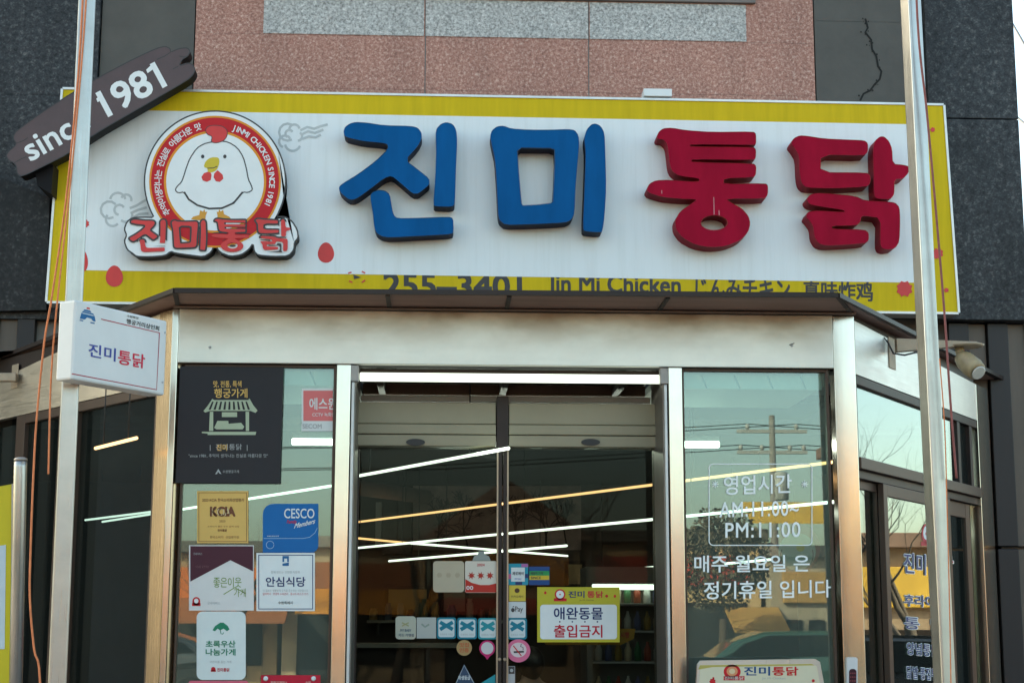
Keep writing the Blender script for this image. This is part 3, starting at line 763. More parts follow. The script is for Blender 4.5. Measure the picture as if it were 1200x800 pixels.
# windows left and right of the doors (frame > pane)
ztop = zb0 - .002; zsill = .35
for a, b in ((wl0, wl1), (wr0, wr1)):
    bm = bmesh.new(); t = .013
    add_box(bm, (a + .001, .02, zsill), (a + t, .07, ztop), .003); add_box(bm, (b - t * 1.3, .02, zsill), (b - .001, .07, ztop), .003)
    add_box(bm, (a + t, .021, ztop - t * 1.2), (b - t * 1.3, .069, ztop), .003); add_box(bm, (a + t, .021, zsill), (b - t * 1.3, .069, zsill + .05), .003)
    f = link('window_frame', from_bm(bm), BRONZE, bay)
    bm = bmesh.new(); add_box(bm, (a + t - .005, .040, zsill + .04), (b - t, .048, ztop - .015)); link('pane', from_bm(bm), GL_WIN, f)
    box('sill_panel', (a, .0, .0), (b, .09, zsill - .003), POST_STEEL, bay)
# door recess: inner jambs, glass sliding leaves, operators
DY = .42
FD = FY(DY)
JAMB = mat('inner_jamb', (.20, .18, .16), .4, .6, var=.1)
box('jamb', (X_(408) + .002, .02, 0), (dl, DY + .1, zb0 - .003), JAMB, bay); box('jamb', (dr, .02, 0), (X_(785.5) - .003, DY + .1, zb0 - .003), JAMB, bay)
GUIDE = mat('pale_guide_channel', (.5, .52, .52), .4, .5)
box('door_guide', (dl - .022, -.004, 0), (dl - .006, .016, Z_(449)), GUIDE, bay); box('door_guide', (dr + .006, -.004, 0), (dr + .022, .016, Z_(449)), GUIDE, bay)
box('guide_cap', (dl - .03, -.006, Z_(448)), (dl + .015, .05, zb0 - .005), mat('grey_cap', (.34, .33, .31), .5), bay)
box('guide_cap', (dr - .015, -.006, Z_(448)), (dr + .03, .05, zb0 - .005), MATS['grey_cap'], bay)
# soffit over the recess (brown boards, cross battens)
zs = zb0 + .01
RUST = mat('rust_brown_board', (.15, .070, .042), .6, var=.35, scale=2, stretch=(1, 6, 1))
zO = Z_(471, DY - .06)
box('recess_soffit', (dl, .302, zs), (dr, 1.2, zs + .05), DARKBR, bay)
box('header_board', (dl + .003, DY + .35, Z_(463, DY + .35)), (dr - .003, DY + .40, zs - .004), RUST, bay)
for px in (447, 590, 724):
    c = X_(px, .6, 460); box('batten', (c - .02, .30, zs - .07), (c + .02, DY + .34, zs - .003), DARKBR, bay)
box('track_rail', (dl + .003, DY + .10, Z_(471, DY + .1)), (dr - .003, DY + .30, Z_(464, DY + .1)), GREYP, bay)
for (pa, pb, ps) in ((417.5, 581, 487), (596.5, 775.5, 692)):
    a, b = X_(pa, DY - .06, 500), X_(pb, DY - .06, 500)
    zt, zb_ = Z_(472, DY - .06), Z_(523, DY - .06)
    h = zt - zb_
    bm = bmesh.new()
    add_box(bm, (a, DY - .06, zb_ + h * .51), (b, DY + .12, zt), .004); add_box(bm, (a, DY - .075, zb_ + h * .27), (b, DY + .12, zb_ + h * .495), .004)
    add_box(bm, (a, DY - .068, zb_), (b, DY + .12, zb_ + h * .255), .004)
    op = link('door_operator', from_bm(bm), CREAM, bay)
    c = onY(ps, 518, DY - .068)
    bm = bmesh.new()
    prism_bm(bm, FY(DY - .068), [(c.x + .055 * math.cos(t * math.pi / 10), c.z + .02 * math.sin(t * math.pi / 10)) for t in range(20)], .012, -.002)
    link('sensor', from_bm(bm), BLACK, op)
box('centre_post', (X_(582, DY - .07, 500), DY - .07, Z_(526, DY - .07)), (X_(596, DY - .07, 500), DY + .1, Z_(466, DY)), DARKBR, bay)
zdt = Z_(525, DY)
LSTILE = mat('stile_edge_aluminium', (.30, .24, .18), .35, .7)
for (pa, pb, pe, side) in ((415, 588.0, 0, 1), (589.5, 777, 0, -1)):
    a, b = X_(pa, DY, 640), X_(pb, DY, 640)
    bm = bmesh.new()
    add_box(bm, (a, DY - .015, .02), (a + .022, DY + .02, zdt), .003); add_box(bm, (b - .022, DY - .015, .02), (b, DY + .02, zdt), .003)
    add_box(bm, (a + .022, DY - .014, .02), (b - .022, DY + .019, .12), .003)
    df = link('sliding_door', from_bm(bm), DARKBR, bay)
    bm = bmesh.new(); add_box(bm, (a + .020, DY - .004, .10), (b - .020, DY + .004, zdt)); link('pane', from_bm(bm), GL_DOOR, df)
    x = (b - .026) if side > 0 else (a + .026)
    box('stile_edge', (x - .005, DY - .020, .03), (x + .005, DY - .0155, zdt - .01), LSTILE, df, .001)
    hx = b - .011 if side > 0 else a + .011
    lathe('lock', V((hx, DY - .012, Z_(772, DY))), (0, -1, 0), [(0, .011), (.008, .010), (.010, .006)], LSTILE, df, 12)

# canopy roof over the bay: flat brown soffit, thin fascia edge
zc = Z_(361.5)
inner = [V((-7.0, 4.2, 0)), onY(199, 364), onY(995, 366)]
po = [onZ(-160, 471, zc), onZ(0, 420, zc), onZ(205, 341, zc), onZ(982, 346.5, zc), onZ(1187, 450, zc)]
back = [V((po[4].x - .30, WY - .02, 0)), V((po[0].x, WY - .02, 0))]
pol = [(p.x, p.y) for p in po + back]
FZ = Frame((0, 0, zc), (1, 0, 0), (0, 1, 0))
prism('canopy_roof', FZ, pol, .012, .0, [DARKBR], bay)
# soffit seams and edging
def seam(a, b, wd=.012):
    a, b = V(a), V(b); t = (b - a).normalized(); n = V((-t.y, t.x, 0)) * wd
    prism('soffit_seam', FZ, [(p.x, p.y) for p in (a + n, b + n, b - n, a - n)], -.0045, -.012, BLACK, bay)
for px in (455, 596, 781):
    p = onZ(px, 350, zc); seam((p.x, po[2].y + .01, 0), (p.x, -.02, 0))
seam((po[3].x, po[3].y, 0), (xr - .02, -.02, 0)); seam((po[2].x, po[2].y, 0), (xl + .02, -.02, 0))
prism('soffit', FZ, [(p.x * .995, p.y + .02) for p in po[1:4]] + [(po[4].x - .06, po[4].y), (po[4].x - .4, WY - .1), (po[1].x, WY - .1)], -.0005, -.004, SOFFIT, bay)
box('soffit_lip', (xl, -.05, zb1 + .002), (xr, -.013, zc - .0125), mat('tan_lip', (.20, .135, .10), .5, .3), bay, .002)
# roof edge lip, raised
bm = bmesh.new()
for a, b in zip(po[:-1], po[1:]):
    t = (b - a).normalized(); n = V((-t.y, t.x, 0)) * .012
    prism_bm(bm, FZ, [(q.x, q.y) for q in (a + n, b + n, b - n, a - n)], .016, -.010)
link('roof_edge', from_bm(bm), DARKBR, bay)

# ---------------------------------------------------------------- right angled side
A = V((xr, 0, 0)); B = V((X_(1163, 2.3, 600), 2.3, 0))
FR = Frame(A, (B - A), (0, 0, 1))
LR = (B - A).length
def fz(px, py, fr): return fr.px(px, py)
side = bay
zt_r = zb1
zh = FR.px(1076, 466)[1]                     # underside of the header panel
up1 = FR.px(1150, 600)[0]                    # where the end post begins
hv0, hv1 = FR.px(1006, 378)[1], FR.px(1148, 452)[1]
prism('header_lip', FR, [(.012, hv0 + .003), (up1 - .002, hv1 + .003), (up1 - .002, zb1), (.012, zb1)], -.012, -.05, DARKBR, bay)
prism('side_header', FR, [(.012, zh), (up1 - .002, zh), (up1 - .002, hv1), (.012, hv0)], .0, -.05, steel('side_header_metal', (.68, .67, .64), .40, (.8, .8, 30), .12, bump=.06), bay)
obox('post', FR, up1, 0, LR, hv1, .004, -.08, POST_STEEL, bay)
zt0, zt1 = FR.px(1078, 560)[1] - .03, FR.px(1078, 560)[1] + .035      # transom bar
bm = bmesh.new()
add_obox(bm, FR, .012, zh - .055, up1 - .002, zh - .002, -.004, -.06, .003)
add_obox(bm, FR, .012, zt1 + .002, .030, zh - .056, -.005, -.06, .003)
for px in (1125, 1139): 
    c = FR.px(px, 520)[0]; add_obox(bm, FR, c - .03, zt1 + .002, c + .03, zh - .056, -.005, -.06, .003)
tf = link('transom_frame', from_bm(bm), DARKBR, bay)
obox('pane', FR, .02, zt1 - .004, FR.px(1124, 520)[0], zh - .05, -.03, -.036, GL_SIDE, tf, 0)
obox('pane', FR, FR.px(1125, 520)[0], zt1 - .004, FR.px(1150, 520)[0], zh - .05, -.031, -.037, GL_DARK, tf, 0)
obox('transom_bar', FR, .012, zt0, up1 - .002, zt1, .012, -.08, BRONZE, bay)
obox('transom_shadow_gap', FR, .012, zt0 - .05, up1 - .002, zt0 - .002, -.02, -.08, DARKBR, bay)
def sleaf(pa, pb, stiles, d, g, name='sliding_door'):
    """framed glass leaf between two pixel columns of the angled side"""
    ua, ub = FR.px(pa, 700)[0], FR.px(pb, 700)[0]
    bm = bmesh.new(); s = stiles
    add_obox(bm, FR, ua, .03, ua + s, zt0 - .052, d, d - .035, .003); add_obox(bm, FR, ub - s, .03, ub, zt0 - .052, d, d - .035, .003)
    add_obox(bm, FR, ua + s, zt0 - .052 - s, ub - s, zt0 - .0525, d - .001, d - .034, .003); add_obox(bm, FR, ua + s, .03, ub - s, .25, d - .001, d - .034, .003)
    f = link(name, from_bm(bm), BRONZE, bay)
    obox('pane', FR, ua + s - .005, .2, ub - s + .005, zt0 - .05 - s, d - .014, d - .020, g, f, 0)
    return f
sleaf(1010, 1046, .05, -.055, GL_SIDE)
sleaf(1042, 1120, .07, -.01, GL_SIDE)
sleaf(1121, 1149.5, .10, -.05, GL_DARK)

# ---------------------------------------------------------------- left angled side
A2 = V((xl, 0, 0)); B2 = V((X_(-60, 2.45, 600), 2.45, 0))
FL = Frame(B2, (A2 - B2), (0, 0, 1))
LL = (A2 - B2).length
zhl = FL.px(60, 478)[1]
pu = FL.px(178, 620)[0]
lv = [FL.px(*q_) for q_ in ((20, 435), (64, 414), (178, 371))]
lv0 = lv[0][1] - (lv[1][1] - lv[0][1]) / (lv[1][0] - lv[0][0]) * lv[0][0]
prism('header_lip', FL, [(0, lv0 + .003), (lv[0][0], lv[0][1] + .003), (lv[1][0], lv[1][1] + .003), (pu - .002, lv[2][1] + .003), (pu - .002, zb1), (0, zb1)], -.012, -.05, DARKBR, bay)
prism('side_header', FL, [(0, zhl), (pu - .002, zhl), (pu - .002, lv[2][1]), lv[1], lv[0], (0, lv0)], .0, -.05, steel('tarnished_header_metal', (.52, .47, .40), .42, (.8, .8, 30), .2, bump=.06), bay)
obox('post', FL, pu, 0, LL - .002, zb1, .004, -.08, steel('tan_post_metal', (.46, .36, .25), .24, (60, 60, .5), .12, bump=.03), bay)
cs = [FL.px(p, 620)[0] for p in (12, 22, 62, 84)]
bm = bmesh.new()
add_obox(bm, FL, cs[0], 0, cs[1], zhl - .002, -.002, -.07, .003); add_obox(bm, FL, cs[2], 0, cs[3], zhl - .002, -.002, -.07, .003)
add_obox(bm, FL, pu - .03, 0, pu - .003, zhl - .002, -.003, -.07, .003)
add_obox(bm, FL, cs[1], zhl - .06, cs[2], zhl - .003, -.004, -.07, .003); add_obox(bm, FL, cs[3], zhl - .06, pu - .03, zhl - .003, -.004, -.07, .003)
lf = link('side_window_frame', from_bm(bm), BRONZE, bay)
obox('pane', FL, cs[1] - .004, .02, cs[2] + .004, zhl - .05, -.03, -.036, GL_DARK, lf, 0)
obox('pane', FL, cs[3] - .004, .02, pu - .026, zhl - .05, -.03, -.036, GL_DARK, lf, 0)
obox('pane', FL, 0, .02, cs[0] + .004, zhl - .05, -.03, -.036, GL_DARK, lf, 0)

# awning reflection painted as a pale lined strip behind each side window top
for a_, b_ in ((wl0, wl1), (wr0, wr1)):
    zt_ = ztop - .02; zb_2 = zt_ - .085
    pm = box('awning_reflection', (a_ + .02, .10, zb_2), (b_ - .02, .115, zt_), mat('pale_awning_reflection', (.72, .78, .76), .5, var=.05), bay)
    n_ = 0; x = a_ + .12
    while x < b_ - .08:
        prism('reflected_slat_line', FY(.0995), [(x, zt_ - .006), (x + .010, zt_ - .006), (x + .040, zb_2 + .004), (x + .030, zb_2 + .004)], .0012, .0002, mat('teal_line', (.12, .26, .30), .5), pm); x += .19

# LED bar above the doors
led = empty('door_light', onY(598, 442, .12), 'bright white LED bar under the lintel above the sliding doors', 'light')
a, b = onY(421.5, 442, .12), onY(774.5, 444, .12)
zm = (Z_(438.5, .12) + Z_(448, .12)) / 2; hh = (Z_(438.5, .12) - Z_(448, .12)) / 2
box('housing', (a.x, .125, zm - hh * .8), (b.x, .17, zb0 - .003), DARKBR, led)
box('diffuser', (a.x + .002, .09, zm - hh), (b.x - .002, .124, zm + hh), emit('led_bar', (.90, 1, .97), .7), led, .006)

# ================================================================== INTERIOR
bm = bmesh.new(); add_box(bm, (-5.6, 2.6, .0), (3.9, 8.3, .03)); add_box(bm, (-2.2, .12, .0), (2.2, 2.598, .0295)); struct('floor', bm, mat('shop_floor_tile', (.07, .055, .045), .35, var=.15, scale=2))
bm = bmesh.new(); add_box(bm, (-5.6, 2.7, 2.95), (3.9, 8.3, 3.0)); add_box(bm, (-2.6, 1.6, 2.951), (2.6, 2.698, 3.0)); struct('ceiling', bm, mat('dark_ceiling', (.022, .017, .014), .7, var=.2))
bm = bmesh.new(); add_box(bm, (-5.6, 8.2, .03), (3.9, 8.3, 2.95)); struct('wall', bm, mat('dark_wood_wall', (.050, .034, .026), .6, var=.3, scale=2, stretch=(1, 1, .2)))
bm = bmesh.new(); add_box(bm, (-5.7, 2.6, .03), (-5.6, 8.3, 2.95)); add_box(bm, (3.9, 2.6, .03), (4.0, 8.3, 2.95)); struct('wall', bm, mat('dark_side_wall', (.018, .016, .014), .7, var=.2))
# pale ceiling boards right behind the filmed windows
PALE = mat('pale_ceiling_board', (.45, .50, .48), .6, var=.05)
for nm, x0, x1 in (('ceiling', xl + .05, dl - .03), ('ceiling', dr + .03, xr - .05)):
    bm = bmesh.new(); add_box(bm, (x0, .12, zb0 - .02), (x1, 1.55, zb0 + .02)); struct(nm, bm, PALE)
# LED tubes
ZL = 2.47
def led_tube(p0, p1, m, label, z=ZL, r=.0095):
    a, b = onZ(*p0, z), onZ(*p1, z)
    t = empty('led_tube', (a + b) / 2, label, 'light', 'linear LED lights hanging from the shop ceiling')
    tube('diffuser', [a, b], r, m, t, 8)
    for k in (.2, .8):
        q = a.lerp(b, k); tube('hanger', [q + V((0, 0, r)), V((q.x, q.y, 2.95))], .004, BLACK, t, 5)
    return t
led_tube((400, 561), (596, 525), LEDW, 'nearest white LED tube, running up to the door header')
led_tube((398, 614), (985, 540), LEDY, 'long warm white LED tube spanning the doors and right window')
led_tube((395, 644), (985, 587), LEDW, 'long cool white LED tube below the warm one', z=2.22)
led_tube((406, 629), (480, 636), LEDY, 'short warm LED tube at the left of the doors', z=2.28)
led_tube((481, 636), (665, 651), LEDW, 'cool white LED tube sloping down to the right', z=2.2)
led_tube((456, 657), (664, 639), LEDW, 'short cool white LED tube crossing above the door stickers', z=2.1)
led_tube((686, 671), (800, 661), LEDW, 'cool white LED tube at the right edge of the doors', z=2.03)
led_tube((120, 611), (395, 568), LEDW, 'white LED tube seen through the left window')
led_tube((100, 609), (196, 597), LEDW, 'white LED tube seen through the left angled side')
led_tube((112, 525), (160, 513), LEDY, 'warm LED tube seen high in the left angled side')
bt_ = empty('led_tube', V((0, 1.7, 2.7)), 'bright LED batten just inside the door header, its ends showing in both side windows', 'light', 'linear LED lights hanging from the shop ceiling')
a, b = onY(342, 516, 1.7), onY(843, 519, 1.7)
box('housing', (a.x, 1.69, a.z + .012), (b.x, 1.75, a.z + .05), GREYP, bt_); box('diffuser', (a.x, 1.685, a.z - .025), (b.x, 1.755, a.z + .0115), emit('led_batten', (.9, 1, .97), 4.5), bt_, .006)
for x in (a.x + .4, b.x - .4): tube('hanger', [V((x, 1.72, a.z + .05)), V((x, 1.72, 2.951))], .005, BLACK, bt_, 6)
led_tube((850, 660), (905, 655), LEDW, 'short white LED tube low in the right window', z=2.03)

# display fridge and counter in the dim room, framed wall panels
fr_ = empty('display_fridge', (X_(735, 5.5, 700), 5.5, .03), 'tall glass door drinks fridge standing inside at the right of the doors', 'fridge')
fx0, fx1 = X_(688, 5.5, 700), X_(800, 5.5, 700)
SH = mat('fridge_grey', (.16, .16, .155), .4, .3)
bm = bmesh.new(); add_box(bm, (fx0, 5.55, .03), (fx0 + .05, 6.2, 2.0)); add_box(bm, (fx1 - .05, 5.55, .03), (fx1, 6.2, 2.0)); add_box(bm, (fx0 + .05, 6.15, .03), (fx1 - .05, 6.2, 2.0)); add_box(bm, (fx0 + .05, 5.55, 1.85), (fx1 - .05, 6.15, 2.0))
link('cabinet', from_bm(bm), SH, fr_)
for z in (.5, .85, 1.15, 1.42, 1.66): box('shelf', (fx0 + .055, 5.6, z), (fx1 - .055, 6.14, z + .02), GREYP, fr_)
bcol = [(.30, .06, .04), (.05, .16, .08), (.5, .42, .3), (.25, .18, .05), (.1, .12, .25), (.5, .5, .48)]
for z in (.87, 1.17, 1.44, 1.68):
    k = 0; x = fx0 + .12
    while x < fx1 - .1:
        bt = lathe('bottle', (x, 5.72, z + .001), (0, 0, 1), [(0, .032), (.10, .033), (.13, .02), (.155, .012), (.17, .012)], flat(bcol[(k * 5 + int(z * 10)) % 6], .3), None, 10)
        tag(bt, 'small drink bottle standing on a fridge shelf', 'bottle', 'bottles in the display fridge')
        x += .088; k += 1
box('fridge_lamp', (fx0 + .06, 5.62, 1.80), (fx1 - .06, 5.66, 1.845), emit('fridge_led', (.8, 1, .95), 2.0), fr_)
ct = empty('counter', (-1.2, 5.0, .03), 'long pale topped counter inside behind the left sliding door', 'counter')
box('counter_top', (X_(412, 4.8, 760), 4.6, 1.30), (X_(545, 4.8, 760), 5.2, 1.335), mat('counter_stone', (.30, .28, .25), .4), ct)
box('counter_front', (X_(416, 4.8, 760), 4.7, .03), (X_(541, 4.8, 760), 5.15, 1.299), DARKBR, ct)
def back_wall_panel(px0, py0, px1, py1, Y, c, label):
    t = empty('wall_panel', onY((px0 + px1) / 2, py1, Y), label, 'panel')
    f = FY(Y); u0, v0, u1, v1 = f.rect(px0, py0, px1, py1)
    obox('frame', f, u0 - .04, v0 - .04, u1 + .04, v1 + .04, 0, -.05, DARKBR, t); obox('panel', f, u0, v0, u1, v1, .012, .001, flat(c, .3), t)
back_wall_panel(455, 690, 500, 722, 8.19, (.42, .28, .13), 'small tan notice glowing in the dim room at the left')
back_wall_panel(666, 661, 682, 684, 8.19, (.45, .30, .16), 'small orange notice beside the fridge')
back_wall_panel(520, 692, 545, 716, 8.19, (.20, .17, .13), 'small grey brown notice behind the left sliding door')
# panel on the back wall painted with the door glass's reflection of bare trees
tp = empty('tree_reflection_panel', onY(582, 642, 8.18), 'wide dim brown panel painted with a reflection of bare trees, on the back wall', 'painted reflection')
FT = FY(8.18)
pprism('panel', FT, [(484, 644), (681, 644), (681, 569), (484, 569)], 0, -.015, mat('painted_reflection_brown', (.34, .24, .22), .5, var=.45, scale=3.5), tp)
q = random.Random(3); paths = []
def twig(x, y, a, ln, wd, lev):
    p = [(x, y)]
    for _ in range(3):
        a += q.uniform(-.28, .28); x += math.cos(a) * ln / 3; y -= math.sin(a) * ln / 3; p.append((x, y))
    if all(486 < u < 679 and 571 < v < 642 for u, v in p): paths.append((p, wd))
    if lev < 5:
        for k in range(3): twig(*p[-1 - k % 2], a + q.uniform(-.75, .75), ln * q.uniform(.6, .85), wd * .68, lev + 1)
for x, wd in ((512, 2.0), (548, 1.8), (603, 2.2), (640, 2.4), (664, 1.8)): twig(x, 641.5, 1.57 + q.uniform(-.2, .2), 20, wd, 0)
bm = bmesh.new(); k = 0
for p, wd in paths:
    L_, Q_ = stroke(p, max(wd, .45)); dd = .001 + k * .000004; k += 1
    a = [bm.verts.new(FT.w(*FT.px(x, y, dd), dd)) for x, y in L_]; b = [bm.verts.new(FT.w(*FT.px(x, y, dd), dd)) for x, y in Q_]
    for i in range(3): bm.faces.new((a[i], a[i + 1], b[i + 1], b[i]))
link('reflected_branches', from_bm(bm), mat('reflected_branch_dark', (.010, .007, .008), .6), tp)
# shelf with jars, pendant duct and hood in the dim room
shf = empty('wall_shelf', onY(470, 735, 8.0), 'dark wall shelf in the dim room behind the left sliding door', 'shelf')
a, b = onY(430, 726, 7.95), onY(590, 726, 7.95)
box('board', (a.x, 7.9, a.z - .03), (b.x, 8.19, a.z), mat('counter_stone', (.30, .28, .25)), shf)
box('bracket', (a.x + .1, 7.95, a.z - .15), (a.x + .13, 8.19, a.z - .031), BLACK, shf); box('bracket', (b.x - .13, 7.95, a.z - .15), (b.x - .1, 8.19, a.z - .031), BLACK, shf)
jc = [(.30, .20, .10), (.10, .13, .18), (.34, .30, .24), (.22, .07, .05), (.14, .16, .10)]
x = a.x + .06; k = 0
while x < b.x - .05:
    r_ = rnd.uniform(.035, .06); hh_ = rnd.uniform(.10, .24)
    tag(lathe('jar', (x, 8.05, a.z + .0005), (0, 0, 1), [(0, r_ * .9), (.01, r_), (hh_ * .75, r_), (hh_ * .85, r_ * .7), (hh_, r_ * .72)], flat(jc[k % 5], .3), None, 12), 'small jar standing on the dark wall shelf', 'jar', 'jars on the wall shelf')
    x += r_ * 2 + rnd.uniform(.03, .09); k += 1
hd = empty('ceiling_duct', V((-1.6, 4.2, 2.8)), 'rusty brown ventilation duct under the dark ceiling', 'duct')
tube('pipe', [onZ(395, 568, 2.72), onZ(500, 582, 2.72)], .07, RUST, hd, 14)
for k_ in (.25, .75):
    p_ = onZ(395, 568, 2.72).lerp(onZ(500, 582, 2.72), k_); tube('strap', [p_ + V((0, 0, .07)), V((p_.x, p_.y, 2.95))], .008, BLACK, hd, 6)
bx = empty('wall_cabinet', V((-1.2, 7.8, 2.0)), 'dark hanging cabinet on the back wall at the left', 'cabinet')
pbox('carcass', FY(7.8), 448, 600, 482, 648, 0, -.38, mat('dark_cabinet', (.06, .05, .045), .5), bx); pbox('door', FY(7.8), 440, 588, 447, 640, .0, -.2, GREYP, bx)
# a customer seated inside, only head and shoulders show above the sill of the view
def skin_mesh(verts, edges, radii, root, sub=2):
    me = bpy.data.meshes.new('body'); me.from_pydata(verts, edges, [])
    ob = bpy.data.objects.new('tmp', me); tmp.collection.objects.link(ob)
    md = ob.modifiers.new('s', 'SKIN'); md.use_smooth_shade = True
    for i, r in enumerate(radii):
        me.skin_vertices[0].data[i].radius = r if isinstance(r, tuple) else (r, r)
    me.skin_vertices[0].data[root].use_root = True
    sb = ob.modifiers.new('d', 'SUBSURF'); sb.levels = sub; sb.render_levels = sub
    vl = tmp.view_layers[0]; vl.update()
    out = bpy.data.meshes.new_from_object(ob.evaluated_get(vl.depsgraph)); bpy.data.objects.remove(ob)
    for p in out.polygons: p.use_smooth = True
    return out
SKIN = mat('skin', (.42, .25, .18), .5, var=.05); HAIR = mat('dark_hair', (.012, .009, .008), .45, var=.2, scale=60); SHIRT = mat('beige_knit', (.36, .31, .24), .8, var=.1, scale=30)
def person(px, py, Y, rz, label, shirt):
    top = onY(px, py, Y)
    H = top.z                                     # crown height
    base = V((top.x, Y, .03))
    t = empty('person', base, label, 'person')
    zh = H - .13; zn = H - .27; zsx = H - .33; zp = max(.5, H - .85)
    Vs = [(0, 0, zp), (0, -.02, zp + .25), (0, 0, zsx - .06), (0, 0, zn + .02), (0, .0, zh - .02), (0, .005, zh + .05),
          (-.17, 0, zsx), (-.22, .04, zsx - .27), (-.16, -.16, zsx - .40), (.17, 0, zsx), (.22, .04, zsx - .27), (.16, -.16, zsx - .40),
          (-.10, -.10, zp - .02), (-.11, -.46, zp), (-.11, -.44, .1), (.10, -.10, zp - .02), (.11, -.46, zp), (.11, -.44, .1), (-.11, -.56, .07), (.11, -.56, .07)]
    Es = [(0, 1), (1, 2), (2, 3), (3, 4), (4, 5), (2, 6), (6, 7), (7, 8), (2, 9), (9, 10), (10, 11), (0, 12), (12, 13), (13, 14), (0, 15), (15, 16), (16, 17), (14, 18), (17, 19)]
    Rr = [(.15, .12), (.14, .11), (.15, .10), (.055, .055), (.078, .09), (.080, .092), (.062, .062), (.048, .048), (.032, .032), (.062, .062), (.048, .048), (.032, .032), (.09, .09), (.065, .065), (.04, .04), (.09, .09), (.065, .065), (.04, .04), (.03, .03), (.03, .03)]
    me = skin_mesh(Vs, Es, Rr, 0)
    rot = M4.Translation(base - V((0, 0, .03))) @ M4.Rotation(rz, 4, 'Z')
    bm = bmesh.new(); bm.from_mesh(me); bm.transform(rot)
    nb = link('body', from_bm(bm), [SKIN, shirt], t)
    for p in nb.data.polygons:
        z = p.center.z + base.z
        p.material_index = 0 if z > zn + .0 else 1
    # hair cap over the crown and the back of the head
    bm = bmesh.new(); bmesh.ops.create_uvsphere(bm, u_segments=20, v_segments=14, radius=1)
    for v in bm.verts:
        v.co = V((v.co.x * .093, v.co.y * .108 + .018, v.co.z * .125 + zh + .008))
    dele = [v for v in bm.verts if v.co.y < -.035 and v.co.z < zh + .05]
    bmesh.ops.delete(bm, geom=dele, context='VERTS')
    for v in bm.verts: v.co += v.co.normalized() * 0 + V((noise.noise(v.co * 30) * .006,) * 3)
    for f in bm.faces: f.smooth = True
    bm.transform(rot); link('hair', from_bm(bm), HAIR, t)
    bm = bmesh.new(); bmesh.ops.create_uvsphere(bm, u_segments=8, v_segments=6, radius=.016)
    for v in bm.verts: v.co = V((v.co.x * .8, v.co.y * 1.2 - .092, v.co.z * 1.4 + zh - .02))
    bm.transform(rot); link('nose', from_bm(bm), SKIN, t)
    bm = bmesh.new()
    for sx in (-.032, .032):
        r_ = bmesh.ops.create_uvsphere(bm, u_segments=8, v_segments=6, radius=.010)
        for v in r_['verts']: v.co += V((sx, -.082, zh + .012))
    bm.transform(rot); link('eyes', from_bm(bm), BLACK, t)
    return t
person(622, 757, 3.2, R(200), 'person in a beige knit top with dark hair, seated inside behind the doors', SHIRT)

# ================================================================== STICKERS, POSTERS (front glass)
PZ = .0
FG = FY(.036)          # just in front of the side window panes
def card(name, fr, loop_px, m, label, cat, d=.002, thick=.0018, group=None):
    o = pprism(name, fr, loop_px, d, d - thick, m)
    return tag(o, label, cat, group)
def rc(x0, y0, x1, y1): return [(x0, y1), (x1, y1), (x1, y0), (x0, y0)]
BLK = flat((.022, .022, .026)); WHT = flat((.66, .70, .69)); GOLD = flat((.62, .40, .12)); CES = flat((.004, .115, .34)); MAR = flat((.065, .018, .030))
DGRN = flat((.02, .20, .11)); PALEG = flat((.36, .42, .30)); PINKR = flat((.60, .05, .09)); SIGNRED = flat((.45, .012, .035)); LIME = flat((.14, .24, .02)); NAVY = flat((.02, .035, .12)); DARKTX = flat((.03, .03, .035))
INKRED = flat((.50, .02, .04)); TEXTG = flat((.34, .36, .36)); CRM = flat((.42, .37, .27)); TEAL = flat((.01, .17, .24)); BROWNT = flat((.16, .06, .03))
def art_on(o, polys, m, d, fr=FG, name='print'): return art(name, fr, polys, d, m, o)

# black poster with the little tiled-roof stall
p = card('poster', FG, [(206.5, 566), (328.5, 566.5), (333, 431.5), (212, 430)], BLK, 'black poster with a pale green tiled roof stall drawing, top of the left window', 'poster', .028, .004)
dp = .0288
text(FG, '맛, 전통, 특색', 250, 446, 283, 454, dp, GOLD, p, .02)
text(FG, '행궁가게', 251, 455, 290, 466, dp, GOLD, p, .02)
def PO(pts): return [(200 + x / 5.333, 425 + y / 5.333) for x, y in pts]
roof = [PO([(205, 300), (230, 270), (260, 225), (272, 232), (485, 232), (492, 222), (515, 262), (543, 298), (530, 312), (500, 300), (245, 300), (215, 310)])]
art_on(p, roof, PALEG, dp)
bars = []
for k in range(9):
    x = 262 + k * 26; bx = 375 + (x - 375) * 1.18
    bars.append(PO([(x - 3, 242), (x + 7, 242), (bx + 9, 292), (bx - 5, 292)]))
art_on(p, bars, BLK, dp + .0006)
art_on(p, [PO([(245, 305), (266, 305), (266, 425), (240, 425)]), PO([(468, 305), (490, 305), (490, 425), (470, 425)]), PO([(320, 308), (415, 308), (415, 338), (320, 338)]),
           PO([(272, 405), (292, 362), (360, 362), (362, 380), (440, 374), (460, 398), (450, 415), (285, 415)]), PO([(195, 430), (535, 430), (530, 450), (230, 450), (232, 442), (195, 438)])], PALEG, dp)
text(FG, '|  진미통닭  |', 246, 520, 290, 528, dp, TEXTG, p, .0); text(FG, '진미', 254, 520.3, 266, 528, dp + .0008, GOLD, p, .02)
text(FG, '"since 1981, 추억이 생각나는 진실로 아름다운 맛"', 221, 531.5, 314, 536, dp, TEXTG, p, 0)
text(FG, '수원행궁가게', 261, 550.5, 280, 554, dp, TEXTG, p, 0)
art_on(p, [PO([(278, 695), (298, 662), (318, 695), (304, 690), (296, 678), (290, 694)])], TEXTG, dp)

